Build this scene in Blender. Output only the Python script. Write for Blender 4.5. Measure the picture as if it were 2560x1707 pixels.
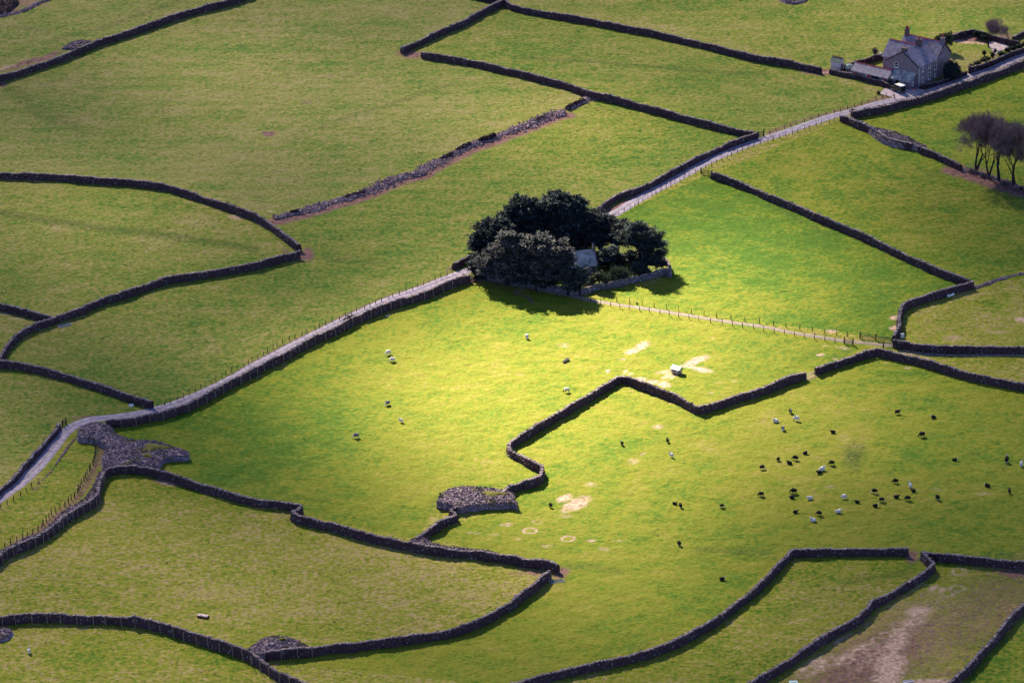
import bpy, bmesh, math, random
import numpy as np
from mathutils import Vector, Matrix
from mathutils.geometry import delaunay_2d_cdt
rng = np.random.default_rng(11); random.seed(11)
R = math.radians
for o in list(bpy.data.objects): bpy.data.objects.remove(o)
SC = bpy.context.scene; COL = SC.collection

# ------------------------------------------------------------------ camera, world, sun, exposure
PITCH, DIST, WID = 22.0, 1250.0, 233.0
FMM = 36.0 * DIST / WID
CAM = np.array([0.0, -DIST * math.cos(R(PITCH)), DIST * math.sin(R(PITCH))])
cd = bpy.data.cameras.new('camera'); cam = bpy.data.objects.new('camera', cd); COL.objects.link(cam)
cam.location = CAM; cam.rotation_euler = (R(90 - PITCH), 0, 0)
cd.lens = FMM; cd.sensor_width = 36; cd.clip_start = 5; cd.clip_end = 60000
SC.camera = cam
SUN_EL, SUN_DX, SUN_DY = 34.0, -0.40, 0.917          # direction towards the sun
SUNV = np.array([SUN_DX, SUN_DY, 0.0]); SUNV /= np.linalg.norm(SUNV)
SUNV = np.array([SUNV[0] * math.cos(R(SUN_EL)), SUNV[1] * math.cos(R(SUN_EL)), math.sin(R(SUN_EL))])
w = bpy.data.worlds.new('World'); SC.world = w; w.use_nodes = True
nt = w.node_tree; nt.nodes.clear()
sky = nt.nodes.new('ShaderNodeTexSky'); sky.sky_type = 'NISHITA'; sky.sun_disc = False
sky.altitude = 1200; sky.air_density = 0.55; sky.dust_density = 0.4; sky.ozone_density = 1.4; sky.sun_elevation = R(SUN_EL); sky.sun_rotation = math.atan2(SUNV[0], SUNV[1])
bg = nt.nodes.new('ShaderNodeBackground'); bg.inputs[1].default_value = 0.05
wo = nt.nodes.new('ShaderNodeOutputWorld')
nt.links.new(sky.outputs[0], bg.inputs[0]); nt.links.new(bg.outputs[0], wo.inputs[0])
sl = bpy.data.lights.new('sun', 'SUN'); sl.energy = 5.0; sl.angle = R(0.5); sl.color = (1.0, 0.91, 0.62)
so = bpy.data.objects.new('sun', sl); COL.objects.link(so)
so.rotation_euler = Vector(-SUNV).to_track_quat('-Z', 'Y').to_euler(); so.location = (-400, 900, 800)
SC.view_settings.view_transform = 'Standard'; SC.view_settings.look = 'None'
SC.view_settings.gamma = 1.0; SC.view_settings.exposure = 2.2
SC.cycles.transparent_max_bounces = 16; SC.cycles.max_bounces = 5; SC.cycles.volume_bounces = 1

# ------------------------------------------------------------------ photograph point -> place on the ground
ROWY = (0, 427, 854, 1281)
def T(c, r, *pts): return [(640 * c + x / 3.672, ROWY[r] + y / 3.672) for x, y in pts]
def F(*pts): return [(x * 1.08844, y * 1.08844) for x, y in pts]
def gz(x, y):
    return (0.22 * np.sin(x / 23 + 1) * np.cos(y / 31) + 0.16 * np.sin((x + y) / 17 + 2) + 0.07 * np.sin(x / 9 - y / 12))
SP, CP = math.sin(R(PITCH)), math.cos(R(PITCH))
def P(px, py, h=0.0):
    nx = (px - 1280) / 2560 * 36 / FMM; ny = (853.5 - py) / 2560 * 36 / FMM
    d = np.array([nx, CP + ny * SP, -SP + ny * CP]); z = h
    for _ in range(5):
        t = (z - CAM[2]) / d[2]; x, y = CAM[0] + d[0] * t, CAM[1] + d[1] * t
        z = float(gz(x, y)) + h
    return np.array([x, y, z - h])
def Ps(pts, h=0.0): return np.array([P(a, b, h) for a, b in pts])
def proj(x, y, z):
    X, Y, Z = x - CAM[0], y - CAM[1], z - CAM[2]
    dep = Y * CP - Z * SP; up = Y * SP + Z * CP
    return 1280 + X / dep * FMM / 36 * 2560, 853.5 - up / dep * FMM / 36 * 2560

# ------------------------------------------------------------------ helpers
def tag(o, label=None, cat=None, group=None, kind=None):
    if label: o['label'] = label
    if cat: o['category'] = cat
    if group: o['group'] = group
    if kind: o['kind'] = kind
    return o
def empty(name, loc, rz=0.0, label=None, cat=None, group=None):
    o = bpy.data.objects.new(name, None); COL.objects.link(o); o.location = loc; o.rotation_euler = (0, 0, rz)
    o.empty_display_size = 0.5
    return tag(o, label, cat, group)
def mesh_np(name, V, Fs, mats, parent=None, loc=None, smooth=False, midx=None):
    me = bpy.data.meshes.new(name)
    V = np.asarray(V, dtype=np.float64).reshape(-1, 3)
    if isinstance(Fs, np.ndarray): Fs = Fs.tolist()
    me.from_pydata(V.tolist(), [], Fs); me.update()
    for m in (mats if isinstance(mats, (list, tuple)) else [mats]): me.materials.append(m)
    if midx is not None: me.polygons.foreach_set('material_index', np.asarray(midx, dtype=np.int32))
    if smooth: me.polygons.foreach_set('use_smooth', np.ones(len(me.polygons), dtype=bool))
    o = bpy.data.objects.new(name, me); COL.objects.link(o)
    if parent: o.parent = parent
    if loc is not None: o.location = loc
    return o
class MB:
    def __init__(s): s.v = []; s.f = []; s.n = 0
    def add(s, V, Fs):
        V = np.asarray(V, float).reshape(-1, 3); s.v.append(V)
        s.f += [[i + s.n for i in f] for f in Fs]; s.n += len(V); return s
    def box(s, c, size, rz=0.0, taper=1.0, tilt=0.0, ax='x'):
        sx, sy, sz = [a / 2 for a in size]
        V = np.array([[-sx, -sy, -sz], [sx, -sy, -sz], [sx, sy, -sz], [-sx, sy, -sz],
                      [-sx * taper, -sy * taper, sz], [sx * taper, -sy * taper, sz], [sx * taper, sy * taper, sz], [-sx * taper, sy * taper, sz]])
        if tilt:
            V = V @ np.array(Matrix.Rotation(tilt, 3, 'X' if ax == 'x' else 'Y')).T
        if rz: V = V @ np.array(Matrix.Rotation(rz, 3, 'Z')).T
        return s.add(V + np.array(c), [[0, 3, 2, 1], [4, 5, 6, 7], [0, 1, 5, 4], [1, 2, 6, 5], [2, 3, 7, 6], [3, 0, 4, 7]])
    def tube(s, p0, p1, r0, r1=None, n=6, caps=True):
        r1 = r0 if r1 is None else r1
        p0, p1 = Vector(p0), Vector(p1); d = (p1 - p0)
        if d.length < 1e-6: return s
        q = d.to_track_quat('Z', 'Y').to_matrix(); V = []
        for p, r in ((p0, r0), (p1, r1)):
            for i in range(n):
                a = 2 * math.pi * i / n; V.append(p + q @ Vector((r * math.cos(a), r * math.sin(a), 0)))
        Fs = [[i, (i + 1) % n, n + (i + 1) % n, n + i] for i in range(n)]
        if caps: Fs += [list(range(n))[::-1], list(range(n, 2 * n))]
        return s.add([tuple(v) for v in V], Fs)
    def prism(s, poly, axis, a, b):
        """poly of 2-D points extruded along axis 'x' (poly in y,z) or 'y' (poly in x,z)"""
        n = len(poly); V = []
        for t in (a, b):
            for p in poly: V.append((t, p[0], p[1]) if axis == 'x' else (p[0], t, p[1]))
        Fs = [[i, (i + 1) % n, n + (i + 1) % n, n + i] for i in range(n)] + [list(range(n))[::-1], list(range(n, 2 * n))]
        return s.add(V, Fs)
    def lathe(s, prof, c=(0, 0, 0), n=12):
        V = []; m = len(prof)
        for r, z in prof:
            for i in range(n):
                a = 2 * math.pi * i / n; V.append((c[0] + r * math.cos(a), c[1] + r * math.sin(a), c[2] + z))
        Fs = [[j * n + i, j * n + (i + 1) % n, (j + 1) * n + (i + 1) % n, (j + 1) * n + i] for j in range(m - 1) for i in range(n)]
        Fs += [list(range(n))[::-1], [(m - 1) * n + i for i in range(n)]]
        return s.add(V, Fs)
    def build(s, name, mat, parent=None, loc=None, smooth=False, bevel=0.0):
        o = mesh_np(name, np.concatenate(s.v), s.f, mat, parent, loc, smooth)
        bm = bmesh.new(); bm.from_mesh(o.data); bmesh.ops.recalc_face_normals(bm, faces=bm.faces); 
        if bevel: bmesh.ops.bevel(bm, geom=list(bm.edges), offset=bevel, segments=1, affect='EDGES', clamp_overlap=True)
        bm.to_mesh(o.data); bm.free()
        return o
ICO_V = None
def ico():
    global ICO_V, ICO_F
    if ICO_V is None:
        bm = bmesh.new(); bmesh.ops.create_icosphere(bm, subdivisions=1, radius=1)
        ICO_V = np.array([v.co[:] for v in bm.verts]); ICO_F = np.array([[v.index for v in f.verts] for f in bm.faces]); bm.free()
    return ICO_V, ICO_F
def rotmats(n):
    q = rng.normal(size=(n, 4)); q /= np.linalg.norm(q, axis=1)[:, None]; a, b, c, d = q.T
    return np.stack([1 - 2 * (c * c + d * d), 2 * (b * c - a * d), 2 * (b * d + a * c), 2 * (b * c + a * d), 1 - 2 * (b * b + d * d), 2 * (c * d - a * b),
                     2 * (b * d - a * c), 2 * (c * d + a * b), 1 - 2 * (b * b + c * c)], 1).reshape(n, 3, 3)
def stones(pos, rad, flat=0.6):
    """angular boulders: jittered boxes/icos at pos"""
    n = len(pos); cv = np.array([[-1, -1, -1], [1, -1, -1], [1, 1, -1], [-1, 1, -1], [-1, -1, 1], [1, -1, 1], [1, 1, 1], [-1, 1, 1]], float)
    cf = np.array([[0, 3, 2, 1], [4, 5, 6, 7], [0, 1, 5, 4], [1, 2, 6, 5], [2, 3, 7, 6], [3, 0, 4, 7]])
    V = cv[None] * (1 + rng.uniform(-0.35, 0.2, (n, 8, 3))) * 0.72
    V = V * (np.asarray(rad)[:, None, None]) * rng.uniform(0.6, 1.25, (n, 1, 3)) * np.array([1, 1, flat])
    Rm = rotmats(n); mixz = rng.uniform(0, 2 * np.pi, n)
    V = np.einsum('nij,nkj->nki', Rm, V)
    V += np.asarray(pos)[:, None, :]
    Fa = (cf[None] + (np.arange(n) * 8)[:, None, None]).reshape(-1, 4)
    return V.reshape(-1, 3), Fa
def smooth_line(p, step, closed=False):
    p = np.asarray(p, float)
    if len(p) > 2:
        q = []; n = len(p)
        for i in range(n - 1):
            a = p[max(i - 1, 0)]; b = p[i]; c = p[i + 1]; d = p[min(i + 2, n - 1)]
            L = np.linalg.norm(c - b); m = max(2, int(L / 0.5))
            # finite tension keeps the sharp corners of walls sharp
            t = np.linspace(0, 1, m, endpoint=False)[:, None]; k = 0.35
            m1 = (c - a) * k * min(1, 2 * L / (np.linalg.norm(c - a) + 1e-6)); m2 = (d - b) * k * min(1, 2 * L / (np.linalg.norm(d - b) + 1e-6))
            q.append((2 * t**3 - 3 * t**2 + 1) * b + (t**3 - 2 * t**2 + t) * m1 + (-2 * t**3 + 3 * t**2) * c + (t**3 - t**2) * m2)
        q.append(p[-1:]); p = np.concatenate(q)
    s = np.concatenate([[0], np.cumsum(np.linalg.norm(np.diff(p, axis=0), axis=1))])
    n = max(2, int(s[-1] / step) + 1); t = np.linspace(0, s[-1], n)
    return np.stack([np.interp(t, s, p[:, i]) for i in range(p.shape[1])], 1)
def vnoise(n, period):
    k = max(2, int(n / period) + 2); return np.interp(np.linspace(0, k - 1, n), np.arange(k), rng.uniform(-1, 1, k))

# ------------------------------------------------------------------ materials
def newmat(name):
    m = bpy.data.materials.new(name); m.use_nodes = True; n = m.node_tree.nodes; l = m.node_tree.links
    return m, n, l, n['Principled BSDF']
def plain(name, col, rough=0.6, metal=0.0, var=0.0, scale=3.0, spec=0.3):
    m, n, l, b = newmat(name); b.inputs['Roughness'].default_value = rough; b.inputs['Metallic'].default_value = metal
    b.inputs['Specular IOR Level'].default_value = spec
    tc = n.new('ShaderNodeTexCoord'); nz = n.new('ShaderNodeTexNoise'); nz.inputs['Scale'].default_value = scale; nz.inputs['Detail'].default_value = 5
    l.new(tc.outputs['Object'], nz.inputs['Vector'])
    rp = n.new('ShaderNodeValToRGB'); v = var
    rp.color_ramp.elements[0].position = 0.3; rp.color_ramp.elements[1].position = 0.7
    rp.color_ramp.elements[0].color = (*[c * (1 - v) for c in col], 1); rp.color_ramp.elements[1].color = (*[min(1, c * (1 + v)) for c in col], 1)
    l.new(nz.outputs[0], rp.inputs[0]); l.new(rp.outputs[0], b.inputs['Base Color'])
    return m
def math_n(n, l, op, a, b=None, clamp=False):
    x = n.new('ShaderNodeMath'); x.operation = op; x.use_clamp = clamp
    for i, q in enumerate((a, b)):
        if q is None: continue
        if isinstance(q, (int, float)): x.inputs[i].default_value = q
        else: l.new(q, x.inputs[i])
    return x.outputs[0]
def mixc(n, l, fac, a, b):
    x = n.new('ShaderNodeMix'); x.data_type = 'RGBA'
    if isinstance(fac, (int, float)): x.inputs[0].default_value = fac
    else: l.new(fac, x.inputs[0])
    for i, q in ((6, a), (7, b)):
        if isinstance(q, tuple): x.inputs[i].default_value = (*q, 1)
        else: l.new(q, x.inputs[i])
    return x.outputs[2]
def stone_mat(name, dark, mid, light, scale=2.3, lichen=0.06, moss=0.0):
    m, n, l, b = newmat(name); b.inputs['Roughness'].default_value = 0.9; b.inputs['Specular IOR Level'].default_value = 0.15
    tc = n.new('ShaderNodeTexCoord'); vo = n.new('ShaderNodeTexVoronoi'); vo.inputs['Scale'].default_value = scale
    l.new(tc.outputs['Object'], vo.inputs['Vector'])
    sep = n.new('ShaderNodeSeparateColor'); l.new(vo.outputs['Color'], sep.inputs[0])
    ge = n.new('ShaderNodeNewGeometry')
    nz = n.new('ShaderNodeTexNoise'); nz.inputs['Scale'].default_value = 0.35; nz.inputs['Detail'].default_value = 4; l.new(tc.outputs['Object'], nz.inputs['Vector'])
    r1 = math_n(n, l, 'ADD', sep.outputs[0], math_n(n, l, 'MULTIPLY', ge.outputs['Random Per Island'], 0.5))
    r1 = math_n(n, l, 'ADD', r1, math_n(n, l, 'MULTIPLY', nz.outputs[0], 0.9))
    rp = n.new('ShaderNodeValToRGB'); e = rp.color_ramp.elements
    e[0].position = 0.25; e[0].color = (*dark, 1); e[1].position = 0.95; e[1].color = (*mid, 1)
    x = math_n(n, l, 'MULTIPLY', r1, 0.55); l.new(x, rp.inputs[0])
    hi = math_n(n, l, 'GREATER_THAN', sep.outputs[1], 1 - lichen)
    c = mixc(n, l, hi, rp.outputs[0], light)
    if moss:
        mr_ = n.new('ShaderNodeMapRange'); mr_.inputs[1].default_value = .56; mr_.inputs[2].default_value = .66; l.new(nz.outputs[0], mr_.inputs[0]); c = mixc(n, l, math_n(n, l, 'MULTIPLY', mr_.outputs[0], moss), c, (0.085, 0.078, 0.030))
    l.new(c, b.inputs['Base Color'])
    bp = n.new('ShaderNodeBump'); bp.inputs['Strength'].default_value = 0.9; bp.inputs['Distance'].default_value = 0.12
    l.new(vo.outputs['Distance'], bp.inputs['Height']); bp.invert = True; l.new(bp.outputs[0], b.inputs['Normal'])
    return m
M = {}
M['stone'] = stone_mat('drystone', (0.015, 0.007, 0.015), (0.082, 0.046, 0.064), (0.21, 0.18, 0.22), 3.6, 0.035)
M['coping'] = stone_mat('coping_stone_lit', (0.12, 0.086, 0.115), (0.29, 0.22, 0.275), (0.42, 0.36, 0.40), 3.0, 0.05)  # sunlit wall tops painted in: much paler than the wall faces
M['rubble'] = stone_mat('rubble_stone', (0.085, 0.056, 0.088), (0.27, 0.19, 0.265), (0.42, 0.36, 0.42), 3.0, 0.06, 0.75)
M['rubble_pale'] = stone_mat('pale_rubble', (0.16, 0.10, 0.13), (0.40, 0.28, 0.35), (0.52, 0.45, 0.48), 3.0, 0.06)
M['bank'] = stone_mat('stony_bank', (0.085, 0.045, 0.06), (0.24, 0.13, 0.155), (0.24, 0.18, 0.2), 2.5, 0.05)
M['church_stone'] = stone_mat('church_stone', (0.05, 0.045, 0.07), (0.14, 0.125, 0.17), (0.3, 0.28, 0.32), 3)
M['moss'] = plain('mossy_turf', (0.12, 0.105, 0.018), 0.95, var=0.5, scale=1.5)
M['bracken'] = plain('dead_bracken', (0.12, 0.042, 0.05), 0.95, var=0.5, scale=0.8)
M['wood'] = plain('fence_wood', (0.045, 0.034, 0.034), 0.85, var=0.4)
M['wood_pale'] = plain('pale_stake_wood', (0.27, 0.20, 0.16), 0.85, var=0.3)
M['wire'] = plain('wire', (0.10, 0.10, 0.11), 0.5, 0.6)
M['metal'] = plain('galvanised', (0.34, 0.32, 0.36), 0.4, 0.7, var=0.15)
M['white'] = plain('white_paint', (0.85, 0.82, 0.86), 0.5, var=0.06)
M['paleblue'] = plain('pale_blue_lid', (0.50, 0.66, 0.68), 0.45, var=0.08)
M['lilac'] = plain('lilac_board', (0.40, 0.36, 0.48), 0.6, var=0.1)
M['slate'] = None
M['render'] = plain('grey_render', (0.225, 0.168, 0.225), 0.9, var=0.18, scale=1.2)
M['pinkwall'] = plain('pale_render', (0.68, 0.53, 0.60), 0.9, var=0.12, scale=1.5)
M['ridge'] = plain('red_ridge_tile', (0.48, 0.06, 0.08), 0.8, var=0.3, scale=4)
M['orange_ridge'] = plain('orange_ridge_tile', (0.62, 0.18, 0.10), 0.8, var=0.3, scale=4)
M['brick'] = plain('chimney_stone', (0.12, 0.085, 0.095), 0.9, var=0.35, scale=3)
M['pot'] = plain('chimney_pot', (0.34, 0.05, 0.06), 0.8, var=0.3)
M['glass'] = plain('window_glass', (0.02, 0.02, 0.03), 0.08, spec=0.5)
M['red'] = plain('red_paint', (0.50, 0.035, 0.025), 0.5, var=0.1)
M['blue'] = plain('blue_paint', (0.03, 0.06, 0.28), 0.5, var=0.1)
M['black'] = plain('black', (0.008, 0.008, 0.01), 0.7)
M['cargreen'] = plain('dark_green_paint', (0.012, 0.03, 0.022), 0.25, spec=0.5, var=0.1)
M['tyre'] = plain('tyre_rubber', (0.012, 0.012, 0.013), 0.85)
M['tank'] = plain('tank_green_white', (0.42, 0.48, 0.42), 0.5, var=0.15)
M['bark'] = plain('bark', (0.022, 0.016, 0.022), 0.95, var=0.4, scale=2)
M['fleece'] = plain('fleece_white', (0.70, 0.62, 0.61), 0.95, var=0.15, scale=6)
M['fleece_grey'] = plain('fleece_grey', (0.18, 0.16, 0.185), 0.95, var=0.25, scale=5)
M['fleece_black'] = plain('fleece_black', (0.012, 0.009, 0.012), 0.95, var=0.4, scale=5)
def slate_mat(name, a, b_, streak=0.0):
    m, n, l, b = newmat(name); b.inputs['Roughness'].default_value = 0.55; b.inputs['Specular IOR Level'].default_value = 0.3
    tc = n.new('ShaderNodeTexCoord'); br = n.new('ShaderNodeTexBrick'); br.inputs['Scale'].default_value = 1.0
    br.inputs['Brick Width'].default_value = 0.45; br.inputs['Row Height'].default_value = 0.32; br.inputs['Mortar Size'].default_value = 0.012
    br.inputs['Color1'].default_value = (*a, 1); br.inputs['Color2'].default_value = (*b_, 1); br.inputs['Mortar'].default_value = (*[c * 0.5 for c in a], 1)
    mp = n.new('ShaderNodeMapping'); l.new(tc.outputs['UV'], mp.inputs[0]); l.new(tc.outputs['Object'], br.inputs['Vector'])
    nz = n.new('ShaderNodeTexNoise'); nz.inputs['Scale'].default_value = 0.8; nz.inputs['Detail'].default_value = 6; nz.inputs['Roughness'].default_value = 0.7
    l.new(tc.outputs['Object'], nz.inputs['Vector'])
    rp = n.new('ShaderNodeValToRGB'); rp.color_ramp.elements[0].position = 0.35; rp.color_ramp.elements[1].position = 0.68
    rp.color_ramp.elements[0].color = (0.6, 0.6, 0.6, 1); rp.color_ramp.elements[1].color = (1.35 + streak, 1.35 + streak, 1.35 + streak, 1)
    l.new(nz.outputs[0], rp.inputs[0])
    x = n.new('ShaderNodeMix'); x.data_type = 'RGBA'; x.blend_type = 'MULTIPLY'; x.inputs[0].default_value = 1
    l.new(br.outputs[0], x.inputs[6]); l.new(rp.outputs[0], x.inputs[7]); l.new(x.outputs[2], b.inputs['Base Color'])
    return m
M['slate'] = slate_mat('slate', (0.25, 0.20, 0.305), (0.34, 0.275, 0.40))
M['slate_old'] = slate_mat('old_slate', (0.22, 0.195, 0.225), (0.34, 0.31, 0.33), 0.8)
M['slate_green'] = slate_mat('green_slate', (0.13, 0.17, 0.17), (0.17, 0.2, 0.2))
M['slate_church'] = slate_mat('church_slate', (0.29, 0.265, 0.31), (0.42, 0.39, 0.44), 0.4)
def leaf_mat(name, a, b_, lit_tip=None):
    m, n, l, b = newmat(name); b.inputs['Roughness'].default_value = 0.75; b.inputs['Specular IOR Level'].default_value = 0.12
    ge = n.new('ShaderNodeNewGeometry'); tc = n.new('ShaderNodeTexCoord'); nz = n.new('ShaderNodeTexNoise'); nz.inputs['Scale'].default_value = 0.55
    nz.inputs['Detail'].default_value = 3; l.new(tc.outputs['Object'], nz.inputs['Vector'])
    s = math_n(n, l, 'ADD', math_n(n, l, 'MULTIPLY', ge.outputs['Random Per Island'], 0.42), math_n(n, l, 'MULTIPLY', nz.outputs[0], 0.75))
    rp = n.new('ShaderNodeValToRGB'); e = rp.color_ramp.elements; e[0].position = 0.35; e[0].color = (*a, 1); e[1].position = 0.68; e[1].color = (*b_, 1)
    if lit_tip: q = e.new(0.86); q.color = (*lit_tip, 1)  # sunlit spray tips painted as a paler colour on random leaves
    l.new(s, rp.inputs[0]); l.new(rp.outputs[0], b.inputs['Base Color'])
    return m
M['yew'] = leaf_mat('yew_foliage', (0.007, 0.013, 0.020), (0.024, 0.042, 0.055), (0.10, 0.125, 0.145))
M['yew_pale'] = leaf_mat('yew_foliage_pale', (0.014, 0.019, 0.030), (0.078, 0.078, 0.095), (0.24, 0.20, 0.20))
M['shrub'] = leaf_mat('shrub_foliage', (0.016, 0.028, 0.020), (0.095, 0.12, 0.07), (0.2, 0.23, 0.13))
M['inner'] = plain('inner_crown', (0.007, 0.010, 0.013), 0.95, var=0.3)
M['hedge'] = leaf_mat('hedge_foliage', (0.010, 0.022, 0.018), (0.03, 0.052, 0.03))
M['twig'] = leaf_mat('twigs', (0.075, 0.046, 0.062), (0.29, 0.185, 0.22))
M['twig_pale'] = leaf_mat('twigs_pale', (0.07, 0.05, 0.075), (0.16, 0.115, 0.15))
M['scrub'] = leaf_mat('scrub', (0.03, 0.022, 0.018), (0.11, 0.075, 0.05))
def gravel_mat(name, a, b_, c_):
    m, n, l, b = newmat(name); b.inputs['Roughness'].default_value = 0.9; b.inputs['Specular IOR Level'].default_value = 0.15
    tc = n.new('ShaderNodeTexCoord'); nz = n.new('ShaderNodeTexNoise'); nz.inputs['Scale'].default_value = 0.7; nz.inputs['Detail'].default_value = 8; nz.inputs['Roughness'].default_value = 0.75
    l.new(tc.outputs['Object'], nz.inputs['Vector'])
    rp = n.new('ShaderNodeValToRGB'); e = rp.color_ramp.elements; e[0].position = 0.34; e[0].color = (*a, 1); e[1].position = 0.66; e[1].color = (*c_, 1)
    q = e.new(0.5); q.color = (*b_, 1); l.new(nz.outputs[0], rp.inputs[0])
    at = n.new('ShaderNodeAttribute'); at.attribute_name = 'rut'
    nz2 = n.new('ShaderNodeTexNoise'); nz2.inputs['Scale'].default_value = 1.2; nz2.inputs['Detail'].default_value = 5; l.new(tc.outputs['Object'], nz2.inputs['Vector'])
    mu = math_n(n, l, 'MULTIPLY', nz2.outputs[0], 1.7)
    f = math_n(n, l, 'MULTIPLY', at.outputs['Fac'], mu, True)
    c = mixc(n, l, f, rp.outputs[0], tuple(x * 0.42 for x in a)); l.new(c, b.inputs['Base Color'])
    bp = n.new('ShaderNodeBump'); bp.inputs['Strength'].default_value = 0.35; bp.inputs['Distance'].default_value = 0.1; l.new(nz.outputs[0], bp.inputs['Height']); l.new(bp.outputs[0], b.inputs['Normal'])
    return m
M['lane'] = gravel_mat('lane_surface', (0.19, 0.15, 0.235), (0.33, 0.27, 0.40), (0.49, 0.42, 0.55))
M['track'] = gravel_mat('track_gravel', (0.20, 0.15, 0.14), (0.27, 0.21, 0.20), (0.34, 0.27, 0.26))
M['yard'] = gravel_mat('yard_gravel', (0.30, 0.23, 0.30), (0.42, 0.33, 0.42), (0.52, 0.42, 0.51))

# ------------------------------------------------------------------ traced lines shared by ground and objects
LANE_A = T(0, 2, (-90, 1500), (0, 1430), (150, 1325), (290, 1200), (410, 1070), (510, 935), (595, 835), (690, 765), (840, 715), (1050, 690), (1250, 660), (1450, 615), (1650, 555), (1850, 472), (2050, 378), (2200, 302), (2350, 212))
LANE_B = T(1, 2, (200, 108), (330, 38)) + T(1, 1, (420, 1562), (600, 1472), (800, 1375), (1000, 1280), (1200, 1190), (1400, 1120), (1600, 1050), (1800, 970), (1950, 910), (2060, 882))
LANE_C = [(1262, 640), (1340, 607), (1430, 575)] + T(2, 1, (930, 400), (1100, 298), (1300, 185), (1500, 80), (1640, 2)) + T(2, 0, (1800, 1480), (2000, 1395), (2200, 1315), (2350, 1265)) + T(3, 0, (200, 1200), (400, 1130), (600, 1063), (740, 1030), (850, 1000), (1000, 955), (1150, 920), (1300, 893), (1500, 838), (1700, 758), (1850, 698), (2000, 648), (2200, 568), (2350, 503), (2480, 445))
LANE = LANE_A + LANE_B + LANE_C
TRACK = T(1, 1, (2020, 985), (2150, 1010)) + T(2, 1, (0, 1040), (300, 1100), (550, 1147), (720, 1187), (900, 1217), (1100, 1247), (1400, 1292), (1700, 1342), (2000, 1387), (2350, 1437)) + T(3, 1, (200, 1480), (400, 1515), (600, 1545), (750, 1568)) + T(3, 2, (850, 8), (1000, 24), (1100, 33), (1180, 40), (1260, 66), (1400, 105), (1520, 119), (1900, 123), (2350, 122), (2460, 121))
lane_g = smooth_line(Ps(LANE), 0.8); track_g = smooth_line(Ps(TRACK), 0.8)

# ------------------------------------------------------------------ ground
def poly_in(px, py, poly):
    ins = np.zeros(px.shape, bool); n = len(poly)
    for i in range(n):
        x0, y0 = poly[i]; x1, y1 = poly[(i + 1) % n]
        c = ((y0 > py) != (y1 > py)); ins ^= c & (px < (x1 - x0) * (py - y0) / (y1 - y0 + 1e-9) + x0)
    return ins
def dist_line(px, py, pts, reach):
    """distance in the ground plane / traced units to a polyline, only filled near it"""
    pts = np.asarray(pts, float); out = np.full(px.shape, 1e6)
    x0, y0 = pts[:, 0].min() - reach, pts[:, 1].min() - reach; x1, y1 = pts[:, 0].max() + reach, pts[:, 1].max() + reach
    idx = np.nonzero((px > x0) & (px < x1) & (py > y0) & (py < y1))[0]
    if len(idx) == 0: return out
    qx, qy = px[idx], py[idx]; d = np.full(len(idx), 1e6)
    for a, b in zip(pts[:-1], pts[1:]):
        v = b[:2] - a[:2]; L = v @ v + 1e-9
        t = np.clip(((qx - a[0]) * v[0] + (qy - a[1]) * v[1]) / L, 0, 1)
        d = np.minimum(d, np.hypot(qx - a[0] - t * v[0], qy - a[1] - t * v[1]))
    out[idx] = d; return out
STEP = 0.5
gx = np.concatenate([[-9000, -3000, -1000, -400, -220], np.arange(-152, 152.01, STEP), [220, 400, 1000, 3000, 9000]])
gy = np.concatenate([[-9000, -4000, -2000, -1000, -500, -300], np.arange(-195, 270.01, STEP), [330, 450, 700, 1500, 4000, 12000]])
NX, NY = len(gx), len(gy)
X, Y = np.meshgrid(gx, gy); X = X.ravel(); Y = Y.ravel()
near = (np.abs(X) < 153) & (Y > -196) & (Y < 271)
Z = gz(X, Y) * np.exp(-np.maximum(0, np.hypot(X, Y - 40) - 330) / 120)
PX, PY = proj(X, Y, Z)
dl = dist_line(X, Y, lane_g, 6); dt = dist_line(X, Y, track_g, 5)
def lown(wl, seed):
    r = np.random.default_rng(seed); out = np.zeros(X.shape)
    for i in range(7):
        a = r.uniform(0, 2 * np.pi); k = 2 * np.pi / (wl * r.uniform(0.7, 1.5)); out += np.sin((X * np.cos(a) + Y * np.sin(a)) * k + r.uniform(0, 6.28))
    return out / 2.6
rough = (rng.normal(size=X.shape) * 0.020 + lown(2.6, 1) * 0.03 + lown(5.5, 2) * 0.05) * near
rough *= np.clip((np.minimum(dl - 1.9, dt - 1.3)) / 1.5, 0, 1)
Zg = Z + rough - 0.05 * (np.clip(1 - (dl - 1.2) / 0.6, 0, 1) + np.clip(1 - (dt - 0.7) / 0.5, 0, 1))
lush_and_light = np.full(X.shape, 0.36); bare = np.zeros(X.shape); dark = np.zeros(X.shape); rust = np.zeros(X.shape)
def field(poly, val): lush_and_light[poly_in(PX, PY, poly)] = val
field(F((-50, 420), (120, 405), (400, 430), (600, 510), (690, 575), (560, 612), (380, 640), (120, 730), (-50, 690)), 0.44)
field(F((120, 730), (400, 640), (690, 590), (1060, 610), (1090, 650), (800, 740), (600, 830), (380, 935), (120, 850), (20, 810)), 0.46)
field(F((640, 510), (1380, 230), (1720, 310), (1380, 490), (1080, 610), (690, 585)), 0.58)
field(F((970, 125), (1160, 20), (1500, 85), (1890, 160), (2040, 235), (1740, 310), (1340, 215)), 0.56)
field(F((1300, 10), (2400, -60), (2400, 90), (1900, 150)), 0.5)
field(F((1930, 275), (2350, 160), (2500, 520), (2350, 640), (2230, 650), (1640, 400)), 0.68)
field(F((1630, 400), (2220, 650), (2060, 720), (2050, 780), (1380, 690), (1540, 640), (1500, 520), (1400, 500)), 0.86)
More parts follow.
